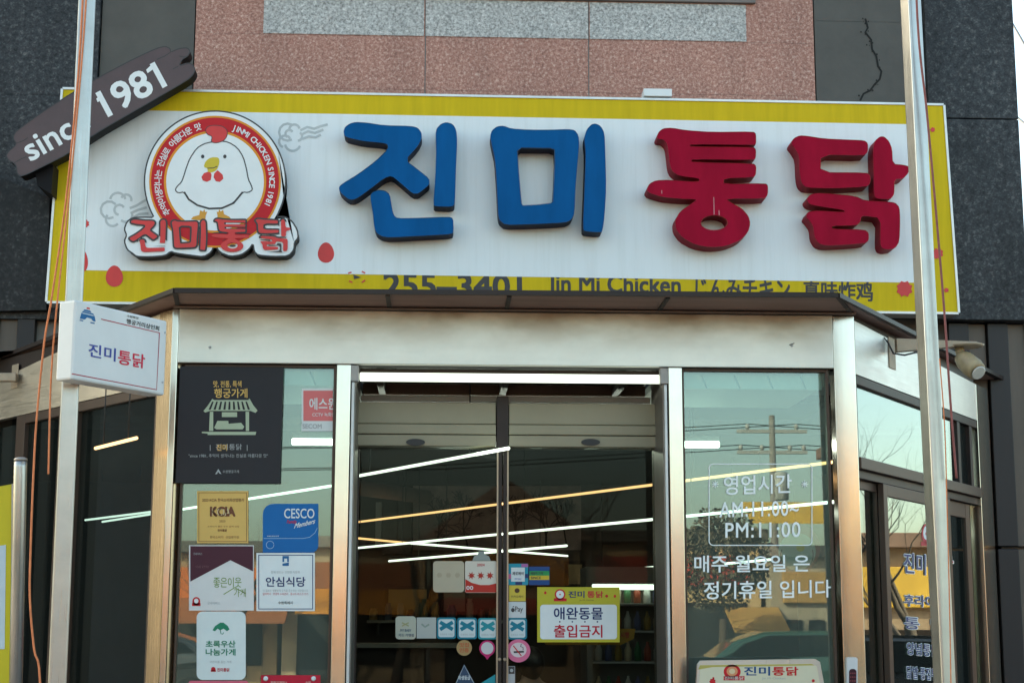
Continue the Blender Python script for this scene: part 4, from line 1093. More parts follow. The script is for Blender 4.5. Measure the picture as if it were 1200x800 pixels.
# red and white security sticker
p = card('sticker', FG, rc(353.5, 455, 390, 505), flat((.60, .64, .63)), 'faded red and white square sticker beside the black poster', 'sticker')
art_on(p, [rc(355.5, 457.5, 390, 493)], flat((.62, .16, .16)), .0028); text(FG, '에스원', 362.5, 466, 394, 480, .0036, WHT, p, .02); text(FG, 'CCTV 녹화중', 366, 483, 393, 488, .0036, WHT, p, .01); text(FG, 'SECOM', 354.5, 496.5, 377, 502, .0028, TEXTG, p, .02)

# gold certificate sticker
p = card('sticker', FG, rc(231, 575, 291, 636), GOLD, 'gold square certificate sticker under the black poster', 'sticker')
lines('border', FG, [[(233, 577), (289, 577), (289, 634), (233, 634)]], .8, .0028, BROWNT, p, True)
text(FG, '2023 KCIA 한국소비자산업평가', 237, 583.5, 286, 587.5, .0028, BROWNT, p, .01)
text(FG, 'KCIA', 246, 593, 276, 605, .0028, BROWNT, p, .06); text(FG, 'KCIA', 248, 595, 270, 604, .0036, flat((.60, .48, .28)), p, .01)
text(FG, '2023', 257, 609, 264, 611.5, .0028, BROWNT, p, 0); text(FG, '소비자가 뽑은 우수 업체 선정', 243, 615.5, 280, 617.5, .0028, BROWNT, p, 0); text(FG, '진미통닭', 255, 619.5, 266, 622.5, .0028, BROWNT, p, .03)
text(FG, '한국소비자  산업평가원', 246, 627.5, 280, 630.5, .0028, BROWNT, p, 0)
# blue member sticker with two round corners
bl = []
bl += [(308, 647)] + [(369, 647)] + [(373 - 8 + 8 * math.cos(R(a)), 639 + 8 * math.sin(R(a))) for a in (70, 45, 20, 0)] + [(373, 590)] + [(320 + 12 * math.cos(R(a)) * 1 , 602 + 12 * math.sin(R(a))) for a in (270, 247, 225, 202, 180)]
p = card('sticker', FG, bl, CES, 'blue sticker with two rounded corners and white member lettering', 'sticker')
text(FG, 'CESCO', 333, 595.5, 368.5, 607, .0028, WHT, p, .01); text(FG, 'Family', 336, 609, 348, 614, .0028, INKRED, p, .02, shear=.3)
text_q(FG, 'Members', (344.5, 619), (369, 613), (345.5, 613), .0028, WHT, p, .02, shear=.3)
lines('line', FG, [[(309, 630.5), (355, 630.5), (363, 629), (369, 624), (372, 618)], arc(316.5, 638, 4.5, 0, 350, 14)], .6, .0028, flat((.30, .45, .60)), p)
text(FG, 'www.cesco.co.kr', 313, 626.5, 327, 628.5, .0028, WHT, p, 0)
# good neighbour shop
p = card('sticker', FG, rc(221.5, 638.5, 297.5, 715), flat((.62, .62, .60)), 'white and maroon house shaped card with green lettering', 'sticker')
art_on(p, [[(223, 681), (223, 639.5), (296.5, 639.5), (296.5, 669), (270, 656)]], MAR, .0028)
text(FG, '좋은이웃', 250, 676, 283, 688, .0028, LIME, p, .0, space=.9); text(FG, '가게', 274, 689, 288, 699, .0028, LIME, p, .0)
lines('line', FG, [[(262, 696), (275, 688), (288, 695)]], 1.0, .0028, LIME, p)
text(FG, '굿네이버스', 226.5, 647, 237, 650, .0036, TEXTG, p, 0); text(FG, '나눔을 실천하는', 229, 662, 245, 665, .0036, flat((.16, .08, .09)), p, 0)
art_on(p, [ell(230, 704, 4.6, 5, 20), rc(225, 706, 235, 709.5)], EMR, .0028); art_on(p, [ell(230, 703.6, 2.6, 2.8, 16)], WHT, .0036); text(FG, '굿네이버스', 243, 704.5, 258, 708, .0028, TEXTG, p, 0)
# safe restaurant
p = card('sticker', FG, rc(300.5, 647.5, 369, 715.5), WHT, 'white square sticker framed by a thin navy line', 'sticker')
lines('border', FG, [[(303.2, 650), (366.4, 650), (366.4, 713), (303.2, 713)]], 1.3, .0028, NAVY, p, True)
art_on(p, [[(331, 651), (338.5, 651), (338.5, 658), (336.5, 658), (336.5, 654), (333, 654), (333, 658), (331, 658)], [(331, 660), (338.5, 658.5), (338.5, 662.5), (331, 662.5)]], flat((.02, .12, .28)), .0032)
text(FG, '안심식당', 311.5, 675.5, 358, 687, .0028, NAVY, p, .022); text(FG, '함께 만드는 안전한 식문화', 317.5, 668.5, 351.5, 671.5, .0028, TEXTG, p, 0)
text(FG, '이 업소는 생활방역 수칙을 준수하는 식당입니다', 308, 690, 361, 693, .0028, TEXTG, p, 0); text(FG, '덜어먹기 · 위생적 수저관리 · 종사자 마스크 쓰기', 308, 694, 361, 697, .0028, INKRED, p, 0)
text(FG, '수원특례시', 326, 704, 343, 707.5, .0028, DARKTX, p, .01)
# green umbrella card
p = card('sticker', FG, rrect(230.5, 716, 288, 796, 7)[::-1], flat((.62, .68, .66)), 'white rounded card with a green umbrella above green lettering', 'sticker')
art_on(p, [[(249, 738), (252, 733), (258, 729), (262, 729), (267, 733), (269, 737), (266, 739), (262, 736), (258, 738), (255, 736), (252, 739)]], DGRN, .0028)
lines('line', FG, [[(258, 737), (259, 742), (261, 742.5), (262, 740.5)]], .9, .0028, DGRN, p)
text(FG, '초록우산', 241, 750, 276, 758, .0028, DGRN, p, .03); text(FG, '나눔가게', 241, 759.5, 276, 767.5, .0028, DGRN, p, .03)
text(FG, '어린이를 돕는 가게', 246, 773.5, 271, 776.5, .0028, TEXTG, p, 0); art_on(p, [ell(250, 783.5, 2.7, 2.7, 14), rc(247, 784.5, 253, 786.5)], EMR, .0028); text(FG, '진미통닭', 254.5, 782, 269, 786.5, .0028, SIGNRED, p, .03)
# bottom strips
p = card('sticker', FG, rrect(221, 797, 291, 850, 3)[::-1], flat((.60, .12, .18)), 'rose pink card peeping in at the foot of the left window', 'sticker')
p = card('plaque', FG, rc(306, 790.5, 375.5, 850), SIGNRED, 'red plaque held by white studs at the foot of the left window', 'plaque', .006, .005)
for px in (311.5, 367.5):
    bm = bmesh.new(); c = FG.w(*FG.px(px, 794.5, .006), .006); lathe_bm(bm, c, (0, -1, 0), [(0, .013), (.006, .013), (.010, .007)], 12); link('stud', from_bm(bm), WHT, p)
text(FG, '착한가격업소', 317, 797.5, 337, 803, .0068, flat((.6, .5, .4)), p, .01); text(FG, '수원', 358, 797.5, 364, 802, .0068, flat((.6, .5, .4)), p, .01)

# door stickers
FDg = FD.shift(.004)
def dcard(loop, m, label, cat='sticker', d=.002, name='sticker', group=None): return card(name, FDg, loop, m, label, cat, d, .0018, group)
def dart(o, polys, m, d=.0028): return art('print', FDg, polys, d, m, o)
p = dcard(rrect(507.5, 657, 544, 693.5, 4)[::-1], CRM, 'faded cream square sticker on the left door')
for k in range(3): dart(p, [splat(515 + k * 10.5, 673.5, 3.2, 16, k)], flat((.36, .31, .22)))
p = dcard(rrect(545, 657, 582, 694, 2)[::-1], flat((.58, .54, .46)), 'cream and red square sticker with three red stars')
dart(p, [[(545.4, 693.6), (545.4, 678), (553, 682.5), (563, 685), (573, 685), (581.6, 683), (581.6, 693.6)]], flat((.42, .03, .02)))
for k in range(3): dart(p, [[(552.5 + k * 10.8 + (4.8 if i % 2 else 2.2) * math.cos(i * math.pi / 7), 674 + (4.8 if i % 2 else 2.2) * math.sin(i * math.pi / 7)) for i in range(14)]], flat((.36, .03, .02)))
text(FDg, '2024', 559, 660, 568, 663, .0028, INKRED, p, .02); text(FDg, 'oo', 546.5, 686, 554.5, 690.5, .0036, WHT, p, .02)
p = dcard([(553.5, 656.5), (575, 656.5), (573, 651.5), (568, 649), (567, 645.5), (561, 645.5), (560, 649), (555.5, 651.5)], flat((.25, .28, .26)), 'grey tab shaped like a small bell on the left door')
p = dcard(rrect(463.5, 721.5, 487.5, 748.5, 4)[::-1], flat((.40, .41, .33)), 'faded greenish sticker at the left end of the sticker row')
lines('cross_mark', FDg, [[(471, 729), (479, 733)], [(479, 729), (471, 733)]], 1.4, .0028, flat((.30, .30, .15)), p); text(FDg, 'MY BABY', 469, 736.5, 482, 739.5, .0028, flat((.05, .1, .16)), p, .02); text(FDg, '카드 가맹점', 467, 742, 485, 745.5, .0028, flat((.05, .1, .16)), p, .02)
p = dcard(rc(488.3, 723, 511, 747.5), flat((.38, .40, .37)), 'bleached pale square sticker with a green smudge')
lines('cross_mark', FDg, [[(494, 730.5), (498, 734), (503, 731)]], 2.2, .0028, flat((.22, .28, .24)), p)
for k, (x0, x1, y0, lab, tc_) in enumerate(((511.8, 534.5, 723, 'first teal cross sticker in the row, next to the bleached one', TEAL), (535.8, 559, 723.3, 'middle teal cross sticker of the three on the left door', TEAL), (560.2, 583, 723.6, 'lighter teal cross sticker beside the left door edge', flat((.02, .24, .28))), (594.8, 617.5, 723.6, 'teal cross sticker alone on the right door under the payment card', TEAL))):
    p = dcard(rrect(x0, y0, x1, y0 + 25, 3)[::-1], tc_, lab, group='teal cross stickers on the doors')
    dart(p, [rrect(x0 + 2, y0 + 2, x1 - 2, y0 + 23, 2.5)[::-1]], flat((.52, .60, .60)), .0028)
    cx, cy = (x0 + x1) / 2, y0 + 9.5
    lines('cross_mark', FDg, [[(cx - 7.5, cy - 4), (cx - 2, cy - .8), (cx, cy), (cx + 7.5, cy + 4.5)], [(cx + 7.5, cy - 4), (cx + 2, cy - .8), (cx, cy), (cx - 7.5, cy + 4.5)]], 4.4, .0036, tc_, p)
    text(FDg, '동행축제 가맹점', x0 + 4, y0 + 18.5, x1 - 4, y0 + 21, .0036, TEXTG, p, 0)
p = dcard(ell(544, 758.5, 9, 9.2, 28)[::-1], flat((.34, .23, .10)), 'round tan sticker under the teal crosses'); text(FDg, '맛집', 538.5, 752.5, 549.5, 757.5, .0028, flat((.42, .10, .04)), p, .03); text(FDg, '인증', 538.5, 758.8, 549.5, 763.8, .0028, flat((.42, .10, .04)), p, .03)
pin = [(571 + 9.3 * math.cos(R(a)), 759 + 9.3 * math.sin(R(a))) for a in range(60, -241, -15)] + [(568.5, 769), (571, 772.5), (573.5, 769)]
p = dcard(pin, flat((.46, .02, .12)), 'magenta map pin sticker with a white disc'); dart(p, [ell(571, 759, 7.2, 7.2, 24)[::-1]], flat((.5, .5, .5)))
p = dcard(ell(607.5, 762, 14, 13.5, 36)[::-1], flat((.60, .14, .25)), 'round pink no smoking sticker on the right door'); dart(p, [ell(607.5, 761, 9.5, 8.6, 28)[::-1]], flat((.62, .52, .52)), .0028)
lines('cigarette', FDg, [[(602, 763.5), (614, 763)]], 2.2, .0036, INKB, p); lines('smoke', FDg, [[(611, 754), (610, 757), (613, 758), (613, 761)]], .9, .0036, INKB, p); lines('bar', FDg, [[(601.5, 756), (611, 768)]], 1.2, .0044, EMR, p)
p = dcard([(533, 802), (557, 802), (544, 777.5)], flat((.03, .06, .11)), 'dark blue triangle sticker at the foot of the left door'); lines('border', FDg, [[(534, 801), (544, 779), (556, 801)]], .9, .0028, flat((.35, .4, .42)), p); text(FDg, '위생등급', 537, 791, 551, 796, .0028, WHT, p, .02)
p = dcard([(560, 802), (580.5, 802), (580.5, 789.5)], flat((.02, .26, .30)), 'teal corner sticker at the foot of the left door')
# right door column
p = dcard(rrect(595, 660, 619, 685, 1.5)[::-1], flat((.02, .25, .34)), 'multicoloured square sticker with a white centre'); dart(p, [rc(599, 664.5, 615, 681)], flat((.58, .62, .62)), .0034)
dart(p, [rc(595.3, 672, 598.8, 678)], flat((.50, .12, .25)), .0028); dart(p, [rc(604, 681.2, 612, 684.7), rc(615.3, 672, 618.8, 677)], NAVY, .0028); dart(p, [rc(611, 660.3, 618.7, 664)], flat((.35, .12, .3)), .0028)
text(FDg, '제로페이', 600.5, 669.5, 613.5, 673.5, .0042, DARKTX, p, .02); text(FDg, 'zeropay', 603, 677, 611, 679.5, .0042, flat((.05, .1, .4)), p, 0)
p = dcard(rc(620, 663.5, 644, 685), flat((.015, .06, .20)), 'striped blue, green and yellow sticker near the top of the right door'); dart(p, [rc(620.4, 668.5, 643.6, 674)], flat((.03, .25, .08))); dart(p, [rc(620.4, 674, 643.6, 679)], flat((.55, .40, .04)))
text(FDg, '배달의 가게', 622, 669.5, 636, 673, .0034, INKB, p, .02); text(FDg, 'SINCE', 622, 675, 634, 678, .0034, INKB, p, .02)
p = dcard(rc(596.5, 685.3, 616, 704), flat((.55, .42, .06)), 'yellow sticker with a brown dot above the payment card'); dart(p, [ell(606, 691.5, 3, 2.8, 16)[::-1]], flat((.08, .04, .02))); text(FDg, '카카오페이', 599, 697, 613, 700, .0028, DARKTX, p, 0)
p = dcard(rc(596, 704.6, 616.2, 723.4), flat((.52, .55, .55)), 'white payment card with black Pay lettering'); text(FDg, 'Pay', 603.5, 710, 612.8, 718, .0028, INKB, p, .01)
dart(p, [ell(601, 714.3, 2.1, 2.5, 14)[::-1], [(600.6, 711.2), (601.2, 709.8), (602.4, 709.3), (602, 710.8)]], INKB)
# no pets sign
pb_ = dcard([(726, 736), (745, 736), (743, 748), (728, 755), (640, 755), (632, 745)], flat((.44, .24, .03)), 'orange paper strip stuck behind the yellow no pets sign', d=-.012)
text(FDg, '시행', 727, 740, 737, 747, -.0112, INKRED, pb_, .02)
p = dcard(rc(629.5, 687.5, 726, 752), flat((.44, .40, .035)), 'yellow framed no pets sign on the right sliding door', 'sign', .010, 'notice_sign')
art('white_field', FDg, [rrect(633, 708, 723, 748.5, 3.5)[::-1]], .0108, WHT, p)
text(FDg, '애완동물', 649, 711, 706.5, 725.5, .0116, NAVY, p, .022); text(FDg, '출입금지', 649, 731.5, 706, 746.5, .0116, SIGNRED, p, .022)
art('print', FDg, [ell(656 + k * 14.7, 728, 1.0, 1.0, 8)[::-1] for k in range(4)], .0116, NAVY, p)
text(FDg, '진미', 666, 692, 685, 700, .0108, NAVY, p, .03); text(FDg, '통닭', 688, 692, 707, 700, .0108, INKRED, p, .03); text(FDg, 'Jin Mi Chicken', 679, 702, 696, 703.8, .0108, DARKTX, p, 0)
art('print', FDg, [ell(656.3, 696, 6.3, 6.3, 24)[::-1], rc(649, 700.5, 664, 704)], .0108, EMR, p); art('print', FDg, [ell(656.3, 696, 4.6, 4.6, 20)[::-1]], .0116, WHT, p); art('print', FDg, [ell(656.3, 696, 1, 1, 8)[::-1]], .0124, EMR, p)
art('print', FDg, [egg(639, 694, 1.4, 1.8), egg(720.5, 698, 1.4, 1.8), splat(711, 698, 2, 10, 4)], .0108, EMR, p)
p = dcard(rc(595.5, 780, 603.5, 810), flat((.4, .4, .4)), 'narrow white strip with a black square at the right door edge', 'sticker'); dart(p, [rc(596, 780.5, 603, 789)], INKB); dart(p, [ell(599.5, 785, 2, 2, 12)[::-1]], TEXTG, .0036)

# white vinyl opening hours on the right window
hrs = empty('window_lettering', onY(890, 640, .034), 'white vinyl opening hours and closing day lettering on the right window', 'lettering')
WV = mat('white_vinyl', (.80, .84, .82), .5, var=.08, scale=14)
lines('border', FG, [rrect(831, 543.5, 951.5, 638.5, 5)], 1.1, .0016, WV, hrs, True)
for pxx in (838, 943):
    lines('star', FG, [[(pxx - 4, 567), (pxx + 4, 567)], [(pxx, 562.5), (pxx, 571.5)], [(pxx - 3, 564), (pxx + 3, 570)], [(pxx - 3, 570), (pxx + 3, 564)]], .8, .0016, WV, hrs)
text_q(FG, '영업시간', (848, 580), (928, 577.5), (848, 557.5), .0016, WV, hrs, .015)
def serif_text(s, x0, y0, x1, y1, sk):
    text_q(FG, s, (x0, y1), (x1, y1 + sk), (x0, y0), .0016, WV, hrs, .014, space=1.1)
serif_text('AM:11:00~', 843, 588, 936, 606, -2); serif_text('PM:11:00', 850, 612, 938, 630, -1)
text_q(FG, '매주 월요일 은', (813.5, 670.5), (949, 669.5), (813.5, 650.5), .0016, WV, hrs, .016)
text_q(FG, '정기휴일 입니다', (825, 702), (974, 699.5), (825, 681), .0016, WV, hrs, .016)
# faint round emblem decal hanging behind that glass
fd = tag(pprism('decal', FY(.30), ell(931, 642, 30, 30, 36)[::-1], .002, 0, flat((.30, .06, .05))), 'faint red ring emblem decal seen behind the closing day lettering', 'decal')
art('print', FY(.30), [ell(934, 646, 22, 22, 30)[::-1]], .003, flat((.45, .47, .43)), fd)
lines('print', FY(.30), [arc(934, 650, 19, -20, 200, 14), [(916, 656), (910, 660), (916, 664)], [(952, 656), (958, 662), (951, 664)]], 1.2, .004, INKB, fd); art('print', FY(.30), [ell(938, 641, 5, 5, 14)[::-1]], .004, BEAK, fd)

# lettering on the angled sliding door
FRd = FR.shift(-.0235)
sl = empty('window_lettering', FRd.w(*FRd.px(1080, 700)), 'blue and white vinyl lettering on the angled side door, partly behind the pole', 'lettering')
BV = flat((.035, .05, .16)); RV = flat((.45, .03, .05))
def st(s, x0, y0, x1, y1, m, bold=.02, sk=3, edge_=True):
    if edge_: text_q(FRd, s, (x0, y1), (x1, y1 + sk), (x0, y0), .0010, WV, sl, bold + .03)
    text_q(FRd, s, (x0 + .7, y1 - .7), (x1 - .7, y1 + sk - .7), (x0 + .7, y0 + .7), .0034, m, sl, bold)
st('진미', 1058.5, 646, 1085.5, 672, BV, .02, 2); st('통닭', 1091, 648, 1118, 674, RV, .02, 2)
st('후라이드', 1059, 695, 1107, 710, BV); st('통  닭', 1059, 721, 1107, 737, BV); st('양념통닭', 1062, 751, 1100, 767, BV); st('닭발·똥집튀김', 1062, 779, 1104, 795, BV)
art('print', FRd, [ell(1085.5, 625, 5.4, 12, 24)[::-1], rc(1079.5, 634, 1092, 639)], .0012, RV, sl); art('print', FRd, [ell(1085.5, 624, 3.6, 8, 20)[::-1]], .002, WHT, sl); art('print', FRd, [ell(1085.5, 625, 1, 2, 8)[::-1]], .0028, RV, sl)

# keypad on the right post
kp = empty('keypad', onY(996, 810, -.006), 'white door keypad with dark red buttons on the right post', 'keypad')
KF = FY(-.006)
shape('case', KF, [[KF.px(x, y) for x, y in rrect(991.5, 769.5, 1003.5, 830, 2.5)]], .028, .028, flat((.62, .62, .60)), kp)
shape('button_panel', KF, [[KF.px(x, y) for x, y in rrect(993.5, 783, 1002, 826, 3.5)]], .030, .004, flat((.05, .012, .018)), kp)
bm = bmesh.new()
for r_ in range(5):
    for c_ in range(3):
        u, v = KF.px(995.3 + c_ * 2.5, 788 + r_ * 4.5); prism_bm(bm, KF, [(u + .004 * math.cos(t), v + .004 * math.sin(t)) for t in [i * math.pi / 4 for i in range(8)]], .032, .0295)
link('buttons', from_bm(bm), flat((.22, .05, .06)), kp)

# board sign standing in front of the right window
BY = -.32
FB = FY(BY)
bs = empty('menu_board', V((onY(890, 800, BY).x, BY + .2, 0)), 'cream board sign with a metal frame standing before the right window', 'sign')
bo = [(812, 860), (817.5, 778), (821, 773.5), (955, 771.5), (961, 775), (977, 860)]
pprism('board_frame', FB, bo, 0, -.03, steel('board_frame_metal', (.5, .5, .48), .35), bs)
FBm = flat((.60, .56, .40))
pprism('board_face', FB, [(816, 860), (820.5, 778.5), (951, 777), (957, 780), (972, 860)], .003, .0005, FBm, bs)
art('print', FB, [[(818, 784), (820.5, 778.8), (951, 777.3), (955, 779), (930, 779.5), (900, 780), (860, 780.5), (835, 781)]], .0036, flat((.42, .36, .10)), bs)
text(FB, '진미', 872, 780.5, 902.5, 791, .0036, flat((.015, .07, .19)), bs, .03); text(FB, '통닭', 905, 780.5, 935.5, 791, .0036, EMR, bs, .03); text(FB, 'Jin Mi Chicken', 893, 793, 920.5, 796, .0036, TEXTG, bs, 0)
art('print', FB, [ell(858, 786.5, 10, 8.5, 28)[::-1], rc(848, 791.5, 872.5, 796.5)], .0036, EMR, bs); art('print', FB, [ell(858, 786, 6.5, 5.6, 24)[::-1]], .0044, flat((.6, .25, .12)), bs); art('print', FB, [ell(858, 786, 3.5, 3.2, 16)[::-1]], .005, flat((.62, .5, .3)), bs)
text(FB, '진미통닭', 849, 792, 871.5, 796, .0050, flat((.62, .5, .45)), bs, .02)
art('print', FB, [splat(835, 798, 4, 14, 3), splat(836, 794, 1.5, 8, 4), splat(953, 797, 2, 10, 5)], .0036, EMR, bs)
for px in (818, 972):
    p0 = onY(px, 850, BY); bm = bmesh.new(); add_tube(bm, [V((p0.x, BY + .01, p0.z)), V((p0.x, BY - .04, .0))], .012, 8); add_tube(bm, [V((p0.x, BY + .02, p0.z)), V((p0.x, BY + .24, .0))], .012, 8); link('leg', from_bm(bm), MATS['board_frame_metal'], bs)

# ================================================================== POLES, ROPES, BLADE SIGN
def sq_pole(bm, p0, p1, half, rot):
    p0, p1 = V(p0), V(p1); ca, sa = math.cos(rot), math.sin(rot)
    cs_ = []
    for p in (p0, p1):
        ring = []
        for (x, y) in rrect(-half, -half, half, half, half * .22, 3): ring.append(bm.verts.new((p.x + x * ca - y * sa, p.y + x * sa + y * ca, p.z)))
        cs_.append(ring)
    n = len(cs_[0])
    for i in range(n): bm.faces.new((cs_[0][i], cs_[0][(i + 1) % n], cs_[1][(i + 1) % n], cs_[1][i]))
    bm.faces.new(cs_[0][::-1]); bm.faces.new(cs_[1])
PYL = -1.28
def pole(name, ptop, pbot, Y, half, rot, label):
    a = onY(*pbot, Y); b = onY(*ptop, Y); d = (b - a) / (b.z - a.z)
    foot = a + d * (0.0 - a.z); tip = a + d * (7.2 - a.z)
    t = empty(name, foot, label, 'pole')
    bm = bmesh.new(); sq_pole(bm, foot + V((0, 0, .012)), tip, half, rot); link('shaft', from_bm(bm), POLE_STEEL, t)
    bm = bmesh.new(); sq_pole(bm, foot, foot + V((0, 0, .0115)), half * 2, rot); link('base_plate', from_bm(bm), POLE_STEEL, t)
    lathe('cap', tip + V((0, 0, .001)), (0, 0, 1), [(0, half * 1.2), (.02, half * 1.1), (.04, half * .4)], POLE_STEEL, t, 16)
    return t, foot, d
poleL, fL, dL = pole('steel_pole', (102, 0), (67, 800), PYL, .041, R(14), 'stainless steel pole on the left, carrying the small white lightbox')
poleR, fR, dR = pole('steel_pole', (1067, 0), (1107, 800), -1.05, .040, R(19), 'stainless steel pole on the right, in front of the spotlight')
def cord(name, pts, Y, r, m, label):
    q = [onY(x, y, Y) for x, y in pts]
    # smooth with Catmull-Rom
    o_ = []
    for i in range(len(q) - 1):
        p0, p1, p2, p3 = q[max(i - 1, 0)], q[i], q[i + 1], q[min(i + 2, len(q) - 1)]
        for k in range(5):
            t = k / 5; o_.append(.5 * ((2 * p1) + (p2 - p0) * t + (2 * p0 - 5 * p1 + 4 * p2 - p3) * t * t + (3 * p1 - p0 - 3 * p2 + p3) * t ** 3))
    o_.append(q[-1])
    return tag(tube(name, o_, r, m, None, 6), label, 'cord')
cord('cord', [(99, -260), (97, 0), (80, 210), (62, 340), (52, 400), (43, 490), (39, 560), (36, 640), (35, 700), (40, 760), (47, 800), (50, 1000)], PYL - .07, .005, ROPE_O, 'orange cord hanging loose to the left of the left pole')
cord('cord', [(107, -200), (101, 0), (84, 200), (68, 345), (60, 440), (57, 545), (57, 552)], PYL - .08, .0045, ROPE_O, 'orange cord lying close along the left pole')
cord('cord', [(1068, -200), (1075, 20), (1086, 130), (1097, 250), (1107, 370), (1111, 430), (1116, 500), (1121, 560)], -1.05 - .07, .006, ROPE_R, 'faded red cord running down the right pole')
cord('cord', [(1101, 420), (1107, 500), (1110, 600), (1113, 720), (1116, 900)], -1.05 - .075, .003, ROPE_O, 'thin orange wire down the lower right pole')

# small lightbox sign on the left pole
pa = onY(84, 443.5, -1.48); dirv = None
pb2 = onY(193, 463.5, -.95)
FBL = Frame(pa, V((pb2.x - pa.x, pb2.y - pa.y, 0)), (0, 0, 1))
bl_ = empty('lightbox_sign', pa, 'small white projecting lightbox with blue and red Korean lettering on the left pole', 'sign')
W_ = FBL.px(194.5, 420)[0]; H_ = FBL.px(140, 363)[1]; Z0 = FBL.px(140, 454)[1]
bm = bmesh.new(); add_obox(bm, FBL, 0, Z0, W_, H_, 0, -.105, .010); link('box', from_bm(bm), mat('white_lightbox_plastic', (.66, .66, .64), .4, var=.05, scale=4), bl_)
def B5(x, y): return (60 + x / 5.713, 340 + y / 5.713)
REDL = flat((.40, .02, .05)); 
lines('border_line', FBL, [[B5(335, 193), B5(725, 285), B5(706, 665), B5(137, 558)]], 1.1, .0012, REDL, bl_)
text_q(FBL, '진미', B5(248, 442), B5(430, 478), B5(252, 352), .0012, flat((.06, .08, .30)), bl_, .02)
text_q(FBL, '통닭', B5(445, 492), B5(625, 526), B5(450, 396), .0012, flat((.62, .03, .07)), bl_, .022)
text_q(FBL, '행궁거리상인회', B5(503, 222), B5(722, 272), B5(505, 190), .0012, DARKTX, bl_, .02); text_q(FBL, '수원화성', B5(506, 178), B5(582, 194), B5(507, 164), .0012, DARKTX, bl_, .01)
HB = flat((.02, .13, .30))
art('logo', FBL, [[B5(192, 190), B5(202, 155), B5(212, 140), B5(282, 156), B5(292, 178), B5(298, 210), B5(280, 206), B5(268, 190), B5(240, 182), B5(226, 196)], [B5(222, 128), B5(262, 136), B5(270, 150), B5(214, 138)], [B5(192, 196), B5(216, 202), B5(212, 208), B5(190, 203)], [B5(262, 212), B5(292, 218), B5(290, 226), B5(264, 220)]], .0012, HB, bl_)
art('logo', FBL, [[B5(240, 114), B5(258, 117), B5(260, 128), B5(236, 124)]], .0012, EGGR, bl_)
lines('logo', FBL, [[B5(208, 152), B5(284, 170)]], .9, .002, WHT, bl_)
bm = bmesh.new()
for x, y in ((763, 283), (745, 616)):
    c = FBL.w(*FBL.px(*B5(x, y)), 0); lathe_bm(bm, c, FBL.n, [(0, .006), (.003, .005)], 10)
link('screw', from_bm(bm), GREYP, bl_)
for vz in (.25, .75):
    q = FBL.w(.02, Z0 + (H_ - Z0) * vz, -.06); z = q.z; c = fL + dL * (z - fL.z)
    tube('mount_arm', [q, V((c.x, c.y + .03, z))], .012, POLE_STEEL, bl_, 8)

# round topped short post and yellow banner at the far left
sp_ = onY(24, 545, -.9); s2 = onY(18.5, 800, -.9); axp = (sp_ - s2) / (sp_.z - s2.z); pb0 = s2 - axp * s2.z
rp = empty('railing_post', pb0, 'short round stainless post standing left of the left pole', 'post')
zt_ = onY(24, 540, -.9).z; Lp = zt_ * axp.length
lathe('tube', pb0, axp, [(0, .032), (Lp - .03, .032), (Lp - .004, .032), (Lp, .026)], POLE_STEEL, rp, 24)
lathe('cap', pb0 + axp * (zt_ + .0005), axp, [(0, .0335), (.012, .032), (.018, .020)], mat('worn_cap', (.35, .32, .29), .4, .8), rp, 24)
bn = empty('banner_stand', V((X_(-30, -.7, 700), -.7, 0)), 'yellow banner stand cut off by the left edge of the photo', 'banner')
FN = FY(-.7)
pprism('banner', FN, [(-110, 1050), (11, 1050), (13.5, 567), (-110, 590)], 0, -.03, flat((.55, .46, .03)), bn)
pprism('banner_print', FN, [(-100, 760), (5.5, 760), (7, 638), (-100, 655)], .0025, .0005, flat((.50, .58, .62)), bn)
pprism('banner_frame', FN, [(11.5, 1050), (14.5, 1050), (16.5, 566), (13.8, 567)], .004, -.034, mat('worn_cap', (.35, .32, .29)), bn)

# bracket and spotlight on the right angled side
sp0 = FR.w(*FR.px(1040, 410)); 
br = empty('wall_bracket', sp0, 'beige steel bracket arm with a round plate on the angled right side', 'bracket')
BEI = mat('beige_painted_steel', (.34, .27, .19), .5, .2, var=.2, scale=6)
u_, v_ = FR.px(1042, 408)
obox('wall_plate', FR, u_ - .02, v_ - .12, u_ + .10, v_ + .07, .006, .0005, BEI, br, .002)
Yb = sp0.y
a = onY(1046, 404, Yb); b_ = onY(1143, 402.5, Yb - .02)
bm = bmesh.new(); F1 = Frame(a, (b_ - a), (0, 0, 1)); Lb = (b_ - a).length
prism_bm(bm, F1, [(0.02, -.045), (Lb * .62, -.025), (Lb * .9, -.012), (Lb, -.005), (Lb, .008), (Lb * .9, .010), (0.02, .035)], .03, -.03)
link('arm', from_bm(bm), BEI, br)
lathe('round_plate', b_ + V((-.05, 0, -.022)), (0, 0, 1), [(0, .09), (.012, .10), (.022, .07)], BEI, br, 28)
tube('cable', [onY(1034, 417, Yb - .03), onY(1031, 405, Yb - .05), onY(1035, 394, Yb - .04), onY(1041, 402, Yb - .05), onY(1047, 414, Yb - .06), onY(1060, 416, Yb - .05), onY(1085, 410, Yb - .05)], .006, BLACK, br, 6)
sl_ = empty('spotlight', b_ + V((-.07, 0, -.05)), 'dirty cream spotlight hanging under the bracket arm on the right', 'lamp')
CRS = mat('dirty_cream_plastic', (.33, .25, .135), .5, var=.35, scale=9)
h0 = onY(1124, 407, Yb); h1 = onY(1126, 418, Yb); e1 = onY(1147, 437, Yb - .14)
tube('hinge', [h0, h1], [.03, .022], CRS, sl_, 12)
ax = (e1 - h1)
lathe('lamp_body', h1 - ax.normalized() * .015, ax, [(0, .02), (.02, .045), (.06, .058), (ax.length * .75, .064), (ax.length * .96, .058), (ax.length, .045)], CRS, sl_, 24)
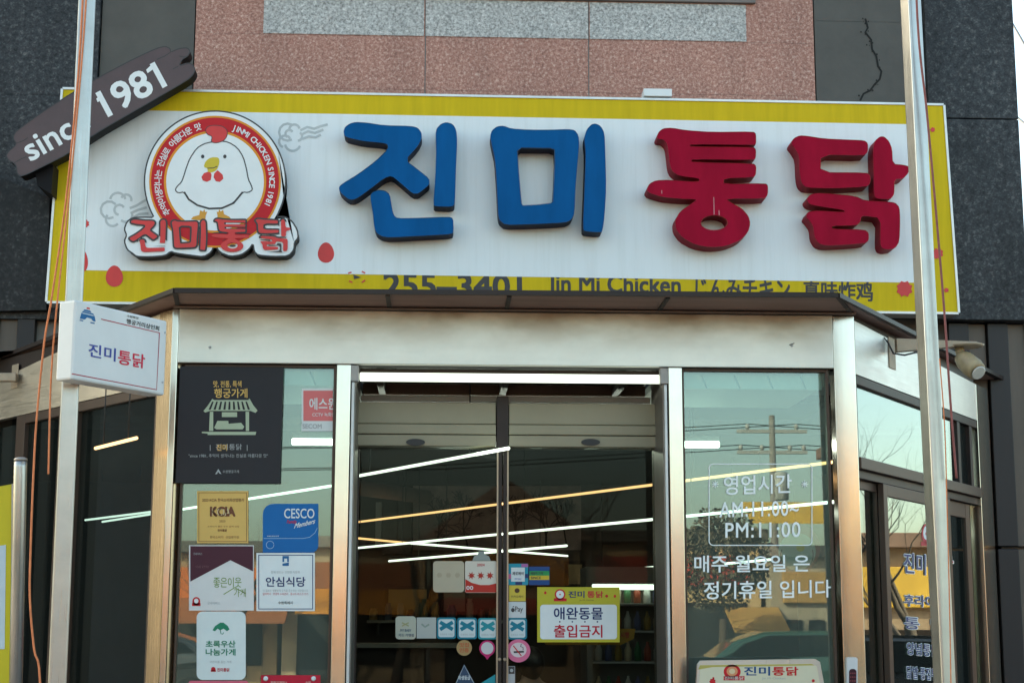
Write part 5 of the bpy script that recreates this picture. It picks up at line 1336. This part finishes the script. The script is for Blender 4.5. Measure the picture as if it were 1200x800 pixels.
lathe('lens', h1 + ax * .985, ax, [(0, .046), (.006, .040)], mat('lamp_lens', (.5, .48, .42), .2), sl_, 20)
# left bracket
sb0 = FL.w(*FL.px(18, 441))
lb = empty('wall_bracket', sb0, 'grey steel bracket fixed to the angled left side near the photo edge', 'bracket')
u_, v_ = FL.px(18, 441)
obox('wall_plate', FL, u_ - .05, v_ - .08, u_ + .05, v_ + .08, .006, .0005, BEI, lb, .002)
a = onY(20, 441, sb0.y - .06); b_ = onY(-70, 437, sb0.y - .06)
bm = bmesh.new(); add_box(bm, (b_.x, a.y - .03, a.z - .035), (a.x, a.y + .03, a.z + .02), .006); link('arm', from_bm(bm), BEI, lb)

# power lines in the sliver of sky at the right
for k, (p0, p1, lab) in enumerate((((1183, 22), (1215, 78), 'upper black power line crossing the sliver of sky'), ((1190, 136), (1230, 170), 'lower black power line crossing the sliver of sky'))):
    a, b = onY(*p0, 30), onY(*p1, 22); d = b - a
    tag(tube('power_line', [a - d * .6, a, b, b + d * .8], .03, BLACK, None, 6), lab, 'cable')

# ================================================================== ACROSS THE STREET (seen in the glass and steel)
def facade_shop(x0, x1, y, h, wc, ac, rc_, label, gable=False, dep=7):
    t = empty('low_building', ((x0 + x1) / 2, y, 0), label, 'building')
    bm = bmesh.new(); add_box(bm, (x0 + .02, y - dep, 0), (x1 - .02, y, h)); link('wall', from_bm(bm), mat('render_%.2f_%.2f_%.2f' % wc, wc, .8, var=.15, scale=1.2), t)
    rm = mat('roof_%.2f_%.2f_%.2f' % rc_, rc_, .7, var=.2, scale=2)
    if gable:
        bm = bmesh.new(); prism_bm(bm, Frame((0, y + .4, 0), (-1, 0, 0), (0, 0, 1)), [(-x0 + .3, h), (-(x0 + x1) / 2, h + 1.5), (-x1 - .3, h)], 0, -dep - .8); link('roof', from_bm(bm), rm, t)
    else: box('roof', (x0 - .15, y - dep - .15, h + .002), (x1 + .15, y + .25, h + .28), rm, t, .02)
    am = mat('awning_%.2f_%.2f_%.2f' % ac, ac, .6, var=.12, scale=2)
    box('sign_board', (x0 + .3, y + .003, h - 1.1), (x1 - .3, y + .14, h - .35), am, t, .02)
    bm = bmesh.new(); prism_bm(bm, Frame((x0 + .2, y, 0), (0, 1, 0), (0, 0, 1)), [(.005, h - 1.2), (1.3, h - 1.75), (1.3, h - 1.8), (.005, h - 1.3)], 0, -(x1 - x0 - .4)); link('awning', from_bm(bm), am, t)
    n = max(2, int((x1 - x0) / 1.8)); wd = (x1 - x0 - .6) / n
    for i in range(n):
        a = x0 + .3 + i * wd
        f = box('window', (a + .08, y + .003, .5 if i % 3 else .05), (a + wd - .08, y + .05, h - 1.5), DARKBR, t, .01)
        box('pane', (a + .16, y + .051, .6 if i % 3 else .2), (a + wd - .16, y + .06, h - 1.6), mat('dim_glass', (.04, .045, .05), .08, var=.3, scale=1), f, 0)
    return t
GRP = 'low shops across the street'
q = random.Random(11)
walls = [(.46, .34, .22), (.40, .27, .16), (.50, .38, .26), (.33, .23, .15), (.52, .36, .20), (.38, .32, .25), (.68, .27, .06)]
signs = [(.66, .16, .03), (.60, .36, .05), (.50, .06, .04), (.34, .12, .05), (.62, .52, .34), (.46, .27, .09), (.66, .26, .04)]
words = ['sand', 'brown', 'pale ochre', 'dark tan', 'warm orange', 'grey beige', 'bright orange']; sw = ['orange', 'yellow', 'red', 'brick red', 'cream', 'ochre', 'bright orange']
x = -29.0; k = 0; seen = {}
while x < 29:
    wd = q.uniform(2.6, 4.4); h = q.uniform(2.9, 3.5); dep = 6
    if -9.9 < x < -8.0: h = 3.3
    if x < -10.2: h = q.uniform(4.2, 5.6)
    if x > 9.7: h = q.uniform(4.4, 6.0)
    if x < 9.7 < x + wd: wd = 9.7 - x + .05
    if x < -10.2 < x + wd: wd = -10.2 - x + .05
    gable = x < .6 < x + wd
    if gable: h = 3.5
    w_, s_ = (6 if h > 4 and -19 < x < 19 else k % 6), (k * 3) % 7
    facade_shop(x, x + wd - .1, -30 - q.uniform(0, .8), h, walls[w_], signs[s_], ((.2, .12, .09), (.12, .11, .10), (.25, .22, .2))[k % 3], '%s walled low shop, %s sign board, %s from the left across the street' % (words[w_], sw[s_], ['first', 'second', 'third', 'fourth', 'fifth', 'sixth', 'seventh', 'eighth', 'ninth', 'tenth', 'eleventh', 'twelfth', 'thirteenth', 'fourteenth', 'fifteenth', 'sixteenth', 'seventeenth', 'eighteenth', 'nineteenth', 'twentieth', 'twenty-first', 'twenty-second', 'twenty-third', 'twenty-fourth', 'twenty-fifth'][k]), gable, 1.5 if h > 4 else 5)
    x += wd; k += 1
# bare street trees
BARK = mat('bark', (.075, .058, .048), .9, var=.3, scale=12)
def bare_tree(loc, h, seed, label):
    q = random.Random(seed); t = empty('bare_tree', loc, label, 'tree', 'bare trees across the street')
    tr = bmesh.new(); cr = bmesh.new()
    def grow(bm, p, d, ln, r, lev):
        n = 3; pts = [p]; rs = [r]
        for i in range(n):
            d = (d + V((q.uniform(-.22, .22), q.uniform(-.22, .22), q.uniform(-.05, .18)))).normalized(); p = p + d * ln / n; pts.append(p); rs.append(r * (1 - .14 * (i + 1)))
        add_tube(bm, pts, rs, 6 if lev < 2 else 4, False)
        if lev < 5:
            for k in range(3 if lev < 3 else 3):
                ang = q.uniform(0, 6.28); td = (d + V((math.cos(ang), math.sin(ang), q.uniform(.0, .5))) * q.uniform(.5, .9)).normalized()
                grow(cr, pts[-1 - (k % 2)], td, ln * q.uniform(.55, .78), rs[-1] * .66, lev + 1)
    grow(tr, V(loc), V((0, 0, 1)), h * .32, h * .028, 0)
    link('trunk', from_bm(tr), BARK, t); link('crown', from_bm(cr), BARK, t)
for i, (x, y, h, lb_) in enumerate(((-2.6, -27.5, 6.0, 'bare tree mirrored in the left sliding door'), (1.6, -26.5, 6.4, 'bare tree mirrored in the right sliding door'), (-6.8, -28, 5.4, 'bare tree mirrored in the left window'), (11.5, -26.5, 6.5, 'bare tree mirrored in the angled right side'), (17, -27, 6, 'bare tree far to the right across the street'))):
    bare_tree((x + 1.6, y, 0), h, 20 + i, lb_)
# side street mirrored in the angled right glass
for i, (x, y, h, lb_) in enumerate(((10.2, 5.4, 4.6, 'bare tree in the side street, nearest to the shop'), (14.5, 10.2, 5.2, 'bare tree in the side street, farther along'), (16.0, 7.4, 4.8, 'bare tree in the side street before the shop with the red board'))):
    bare_tree((x, y, -.16), h, 50 + i, lb_)
for i, (dx, wi, si, nm) in enumerate(((-5.4, 0, 2, 'sand walled side street shop with a red board'), (-1.2, 6, 0, 'bright orange side street shop between two others'), (3.0, 3, 1, 'dark tan side street shop with a yellow board'))):
    t_ = facade_shop(21 - .44 * dx - 2, 21 - .44 * dx + 2, 11 + .9 * dx, 2.9, walls[wi], signs[si], (.2, .12, .09), nm, False, 4)
    t_.rotation_euler.z = R(116)
# round evergreen by the pole
ev = empty('evergreen_tree', (6.2, -27, 0), 'rounded dusty evergreen mirrored in the right window', 'tree')
tube('trunk', [(6.2, -27, 0), (6.25, -27, 1.6)], [.12, .08], BARK, ev, 8)
bm = bmesh.new(); q = random.Random(5)
for i in range(4200):
    while True:
        p = V((q.uniform(-1, 1), q.uniform(-1, 1), q.uniform(-1, 1)))
        if .35 < p.length < 1 + .25 * noise.noise(p * 2.2): break
    c = V((6.2, -27, 2.9)) + V((p.x * 1.1, p.y * 1.0, p.z * 1.15)); s_ = q.uniform(.03, .07)
    a = V((q.uniform(-1, 1), q.uniform(-1, 1), q.uniform(-1, 1))).normalized(); b = a.orthogonal()
    bm.faces.new([bm.verts.new(c + a * s_), bm.verts.new(c + b * s_ * .5), bm.verts.new(c - a * s_), bm.verts.new(c - b * s_ * .5)])
link('crown', from_bm(bm), mat('dusty_leaf', (.10, .082, .055), .7, var=.4, scale=2), ev)
# utility pole with cross arms and wires
up_ = empty('utility_pole', (9.3, -36, 0), 'concrete utility pole with cross arms mirrored in the right window', 'pole')
tube('shaft', [(9.3, -36, 0), (9.3, -36, 7.3)], [.13, .085], mat('grey_concrete', (.20, .19, .18), .8, var=.15), up_, 12)
for z in (6.2, 6.8): box('cross_arm', (8.3, -36.05, z), (10.3, -35.95, z + .1), GREYP, up_)
for x, z in ((6.4, 6.3), (7.0, 6.3), (7.8, 6.3), (8.2, 6.3), (6.6, 6.9), (8.0, 6.9)): lathe('insulator', (x + 2, -36, z + .001), (0, 0, 1), [(0, .05), (.1, .07), (.16, .04)], GREYP, up_, 10)
lathe('transformer', (9.52, -36, 4.9), (0, 0, 1), [(0, .18), (.02, .22), (.75, .22), (.8, .15)], GREYP, up_, 16)
for i, (x, z) in enumerate(((6.4, 6.46), (8.2, 6.46), (6.6, 7.06), (8.0, 7.06))):
    tag(tube('power_line', [V((x + 2 + (40 * k), -36 - abs(k) * 2, z + .3 * abs(k) - (.7 if abs(k) in (.25, .75) else 1.0 if abs(k) == .5 else 0))) for k in (-1, -.75, -.5, -.25, 0, .25, .5, .75, 1)], .014, BLACK, None, 5), 'thin overhead wire strung from the utility pole mirrored in the right window', 'cable', 'wires on the utility pole')
# cars on the street
def car(label, c):
    t = empty('parked_car', (0, 0, 0), label, 'car', 'cars on the street in front')
    prof = [(-2.15, .35), (-2.2, .62), (-2.1, .88), (-1.55, .98), (-.95, 1.40), (-.4, 1.50), (.75, 1.48), (1.35, 1.30), (1.75, 1.0), (2.1, .92), (2.2, .60), (2.12, .35)]
    bm = bmesh.new(); fr = Frame((0, -.85, 0), (1, 0, 0), (0, 0, 1))
    prism_bm(bm, fr, prof, 0, -1.7)
    for v in bm.verts:
        if v.co.z > 1.05: v.co.y *= .82
    es = [e for e in bm.edges if abs(e.verts[0].co.y - e.verts[1].co.y) < .35]
    bmesh.ops.bevel(bm, geom=es, offset=.07, segments=3, affect='EDGES')
    link('body', from_bm(bm), mat('car_paint_%.2f' % c[0], c, .25, .2, coat=.8, var=.03), t)
    GLC = mat('car_glass', (.015, .018, .02), .05)
    bm = bmesh.new()
    for s in (-1, 1):
        fr2 = Frame((0, -.79 * s, 0), (s, 0, 0), (0, 0, 1))
        prism_bm(bm, fr2, [(x * s, z) for x, z in ((-1.25, 1.03), (-.85, 1.37), (-.35, 1.42), (.7, 1.41), (1.2, 1.25), (1.45, 1.04))], .055, -.02)
    link('side_window', from_bm(bm), GLC, t)
    for x, nm in ((-1.28, 0), (1.32, 0)):
        for s in (-1, 1):
            wl_ = lathe('wheel', (x, .72 * s, .32), (0, s, 0), [(0, .31), (.02, .32), (.16, .32), (.18, .30)], BLACK, t, 20); lathe('rim', (x, .72 * s + s * .181, .32), (0, s, 0), [(0, .21), (.008, .20)], GREYP, wl_, 16)
    for s in (-.62, .62):
        box('headlight', (-2.21, s - .17, .66), (-2.13, s + .17, .80), flat((.6, .6, .58)), t, .02); box('tail_light', (2.13, s - .15, .70), (2.21, s + .15, .84), flat((.35, .02, .02)), t, .02)
    return t
def put(o, x, y, rz): o.location = (x, y, -.13); o.rotation_euler.z = rz
c1_ = car('dark grey car parked across the street left', (.05, .055, .06)); put(c1_, -6.0, -23, 0)
for (lab, c, x, y, rz) in (('black car parked in the side street', (.03, .03, .032), 12.6, 8.2, R(116)), ('silver car parked across the street', (.30, .31, .32), 12.5, -23.2, 0.0), ('teal green car parked across the street right', (.045, .10, .085), 7.0, -23, math.pi), ('white car parked far right across the street', (.6, .6, .58), 18.5, -23.2, 0)):
    c2_ = copy_tree(c1_); c2_['label'] = lab; put(c2_, x, y, rz)
    for ch in c2_.children:
        if ch.name.startswith('body'):
            ch.data = ch.data.copy(); ch.data.materials[0] = mat('car_paint_%.2f_%.2f' % c[:2], c, .25, .2, coat=.8, var=.03)

for me in list(GL.values()): bpy.data.meshes.remove(me[0])
bpy.data.scenes.remove(tmp)
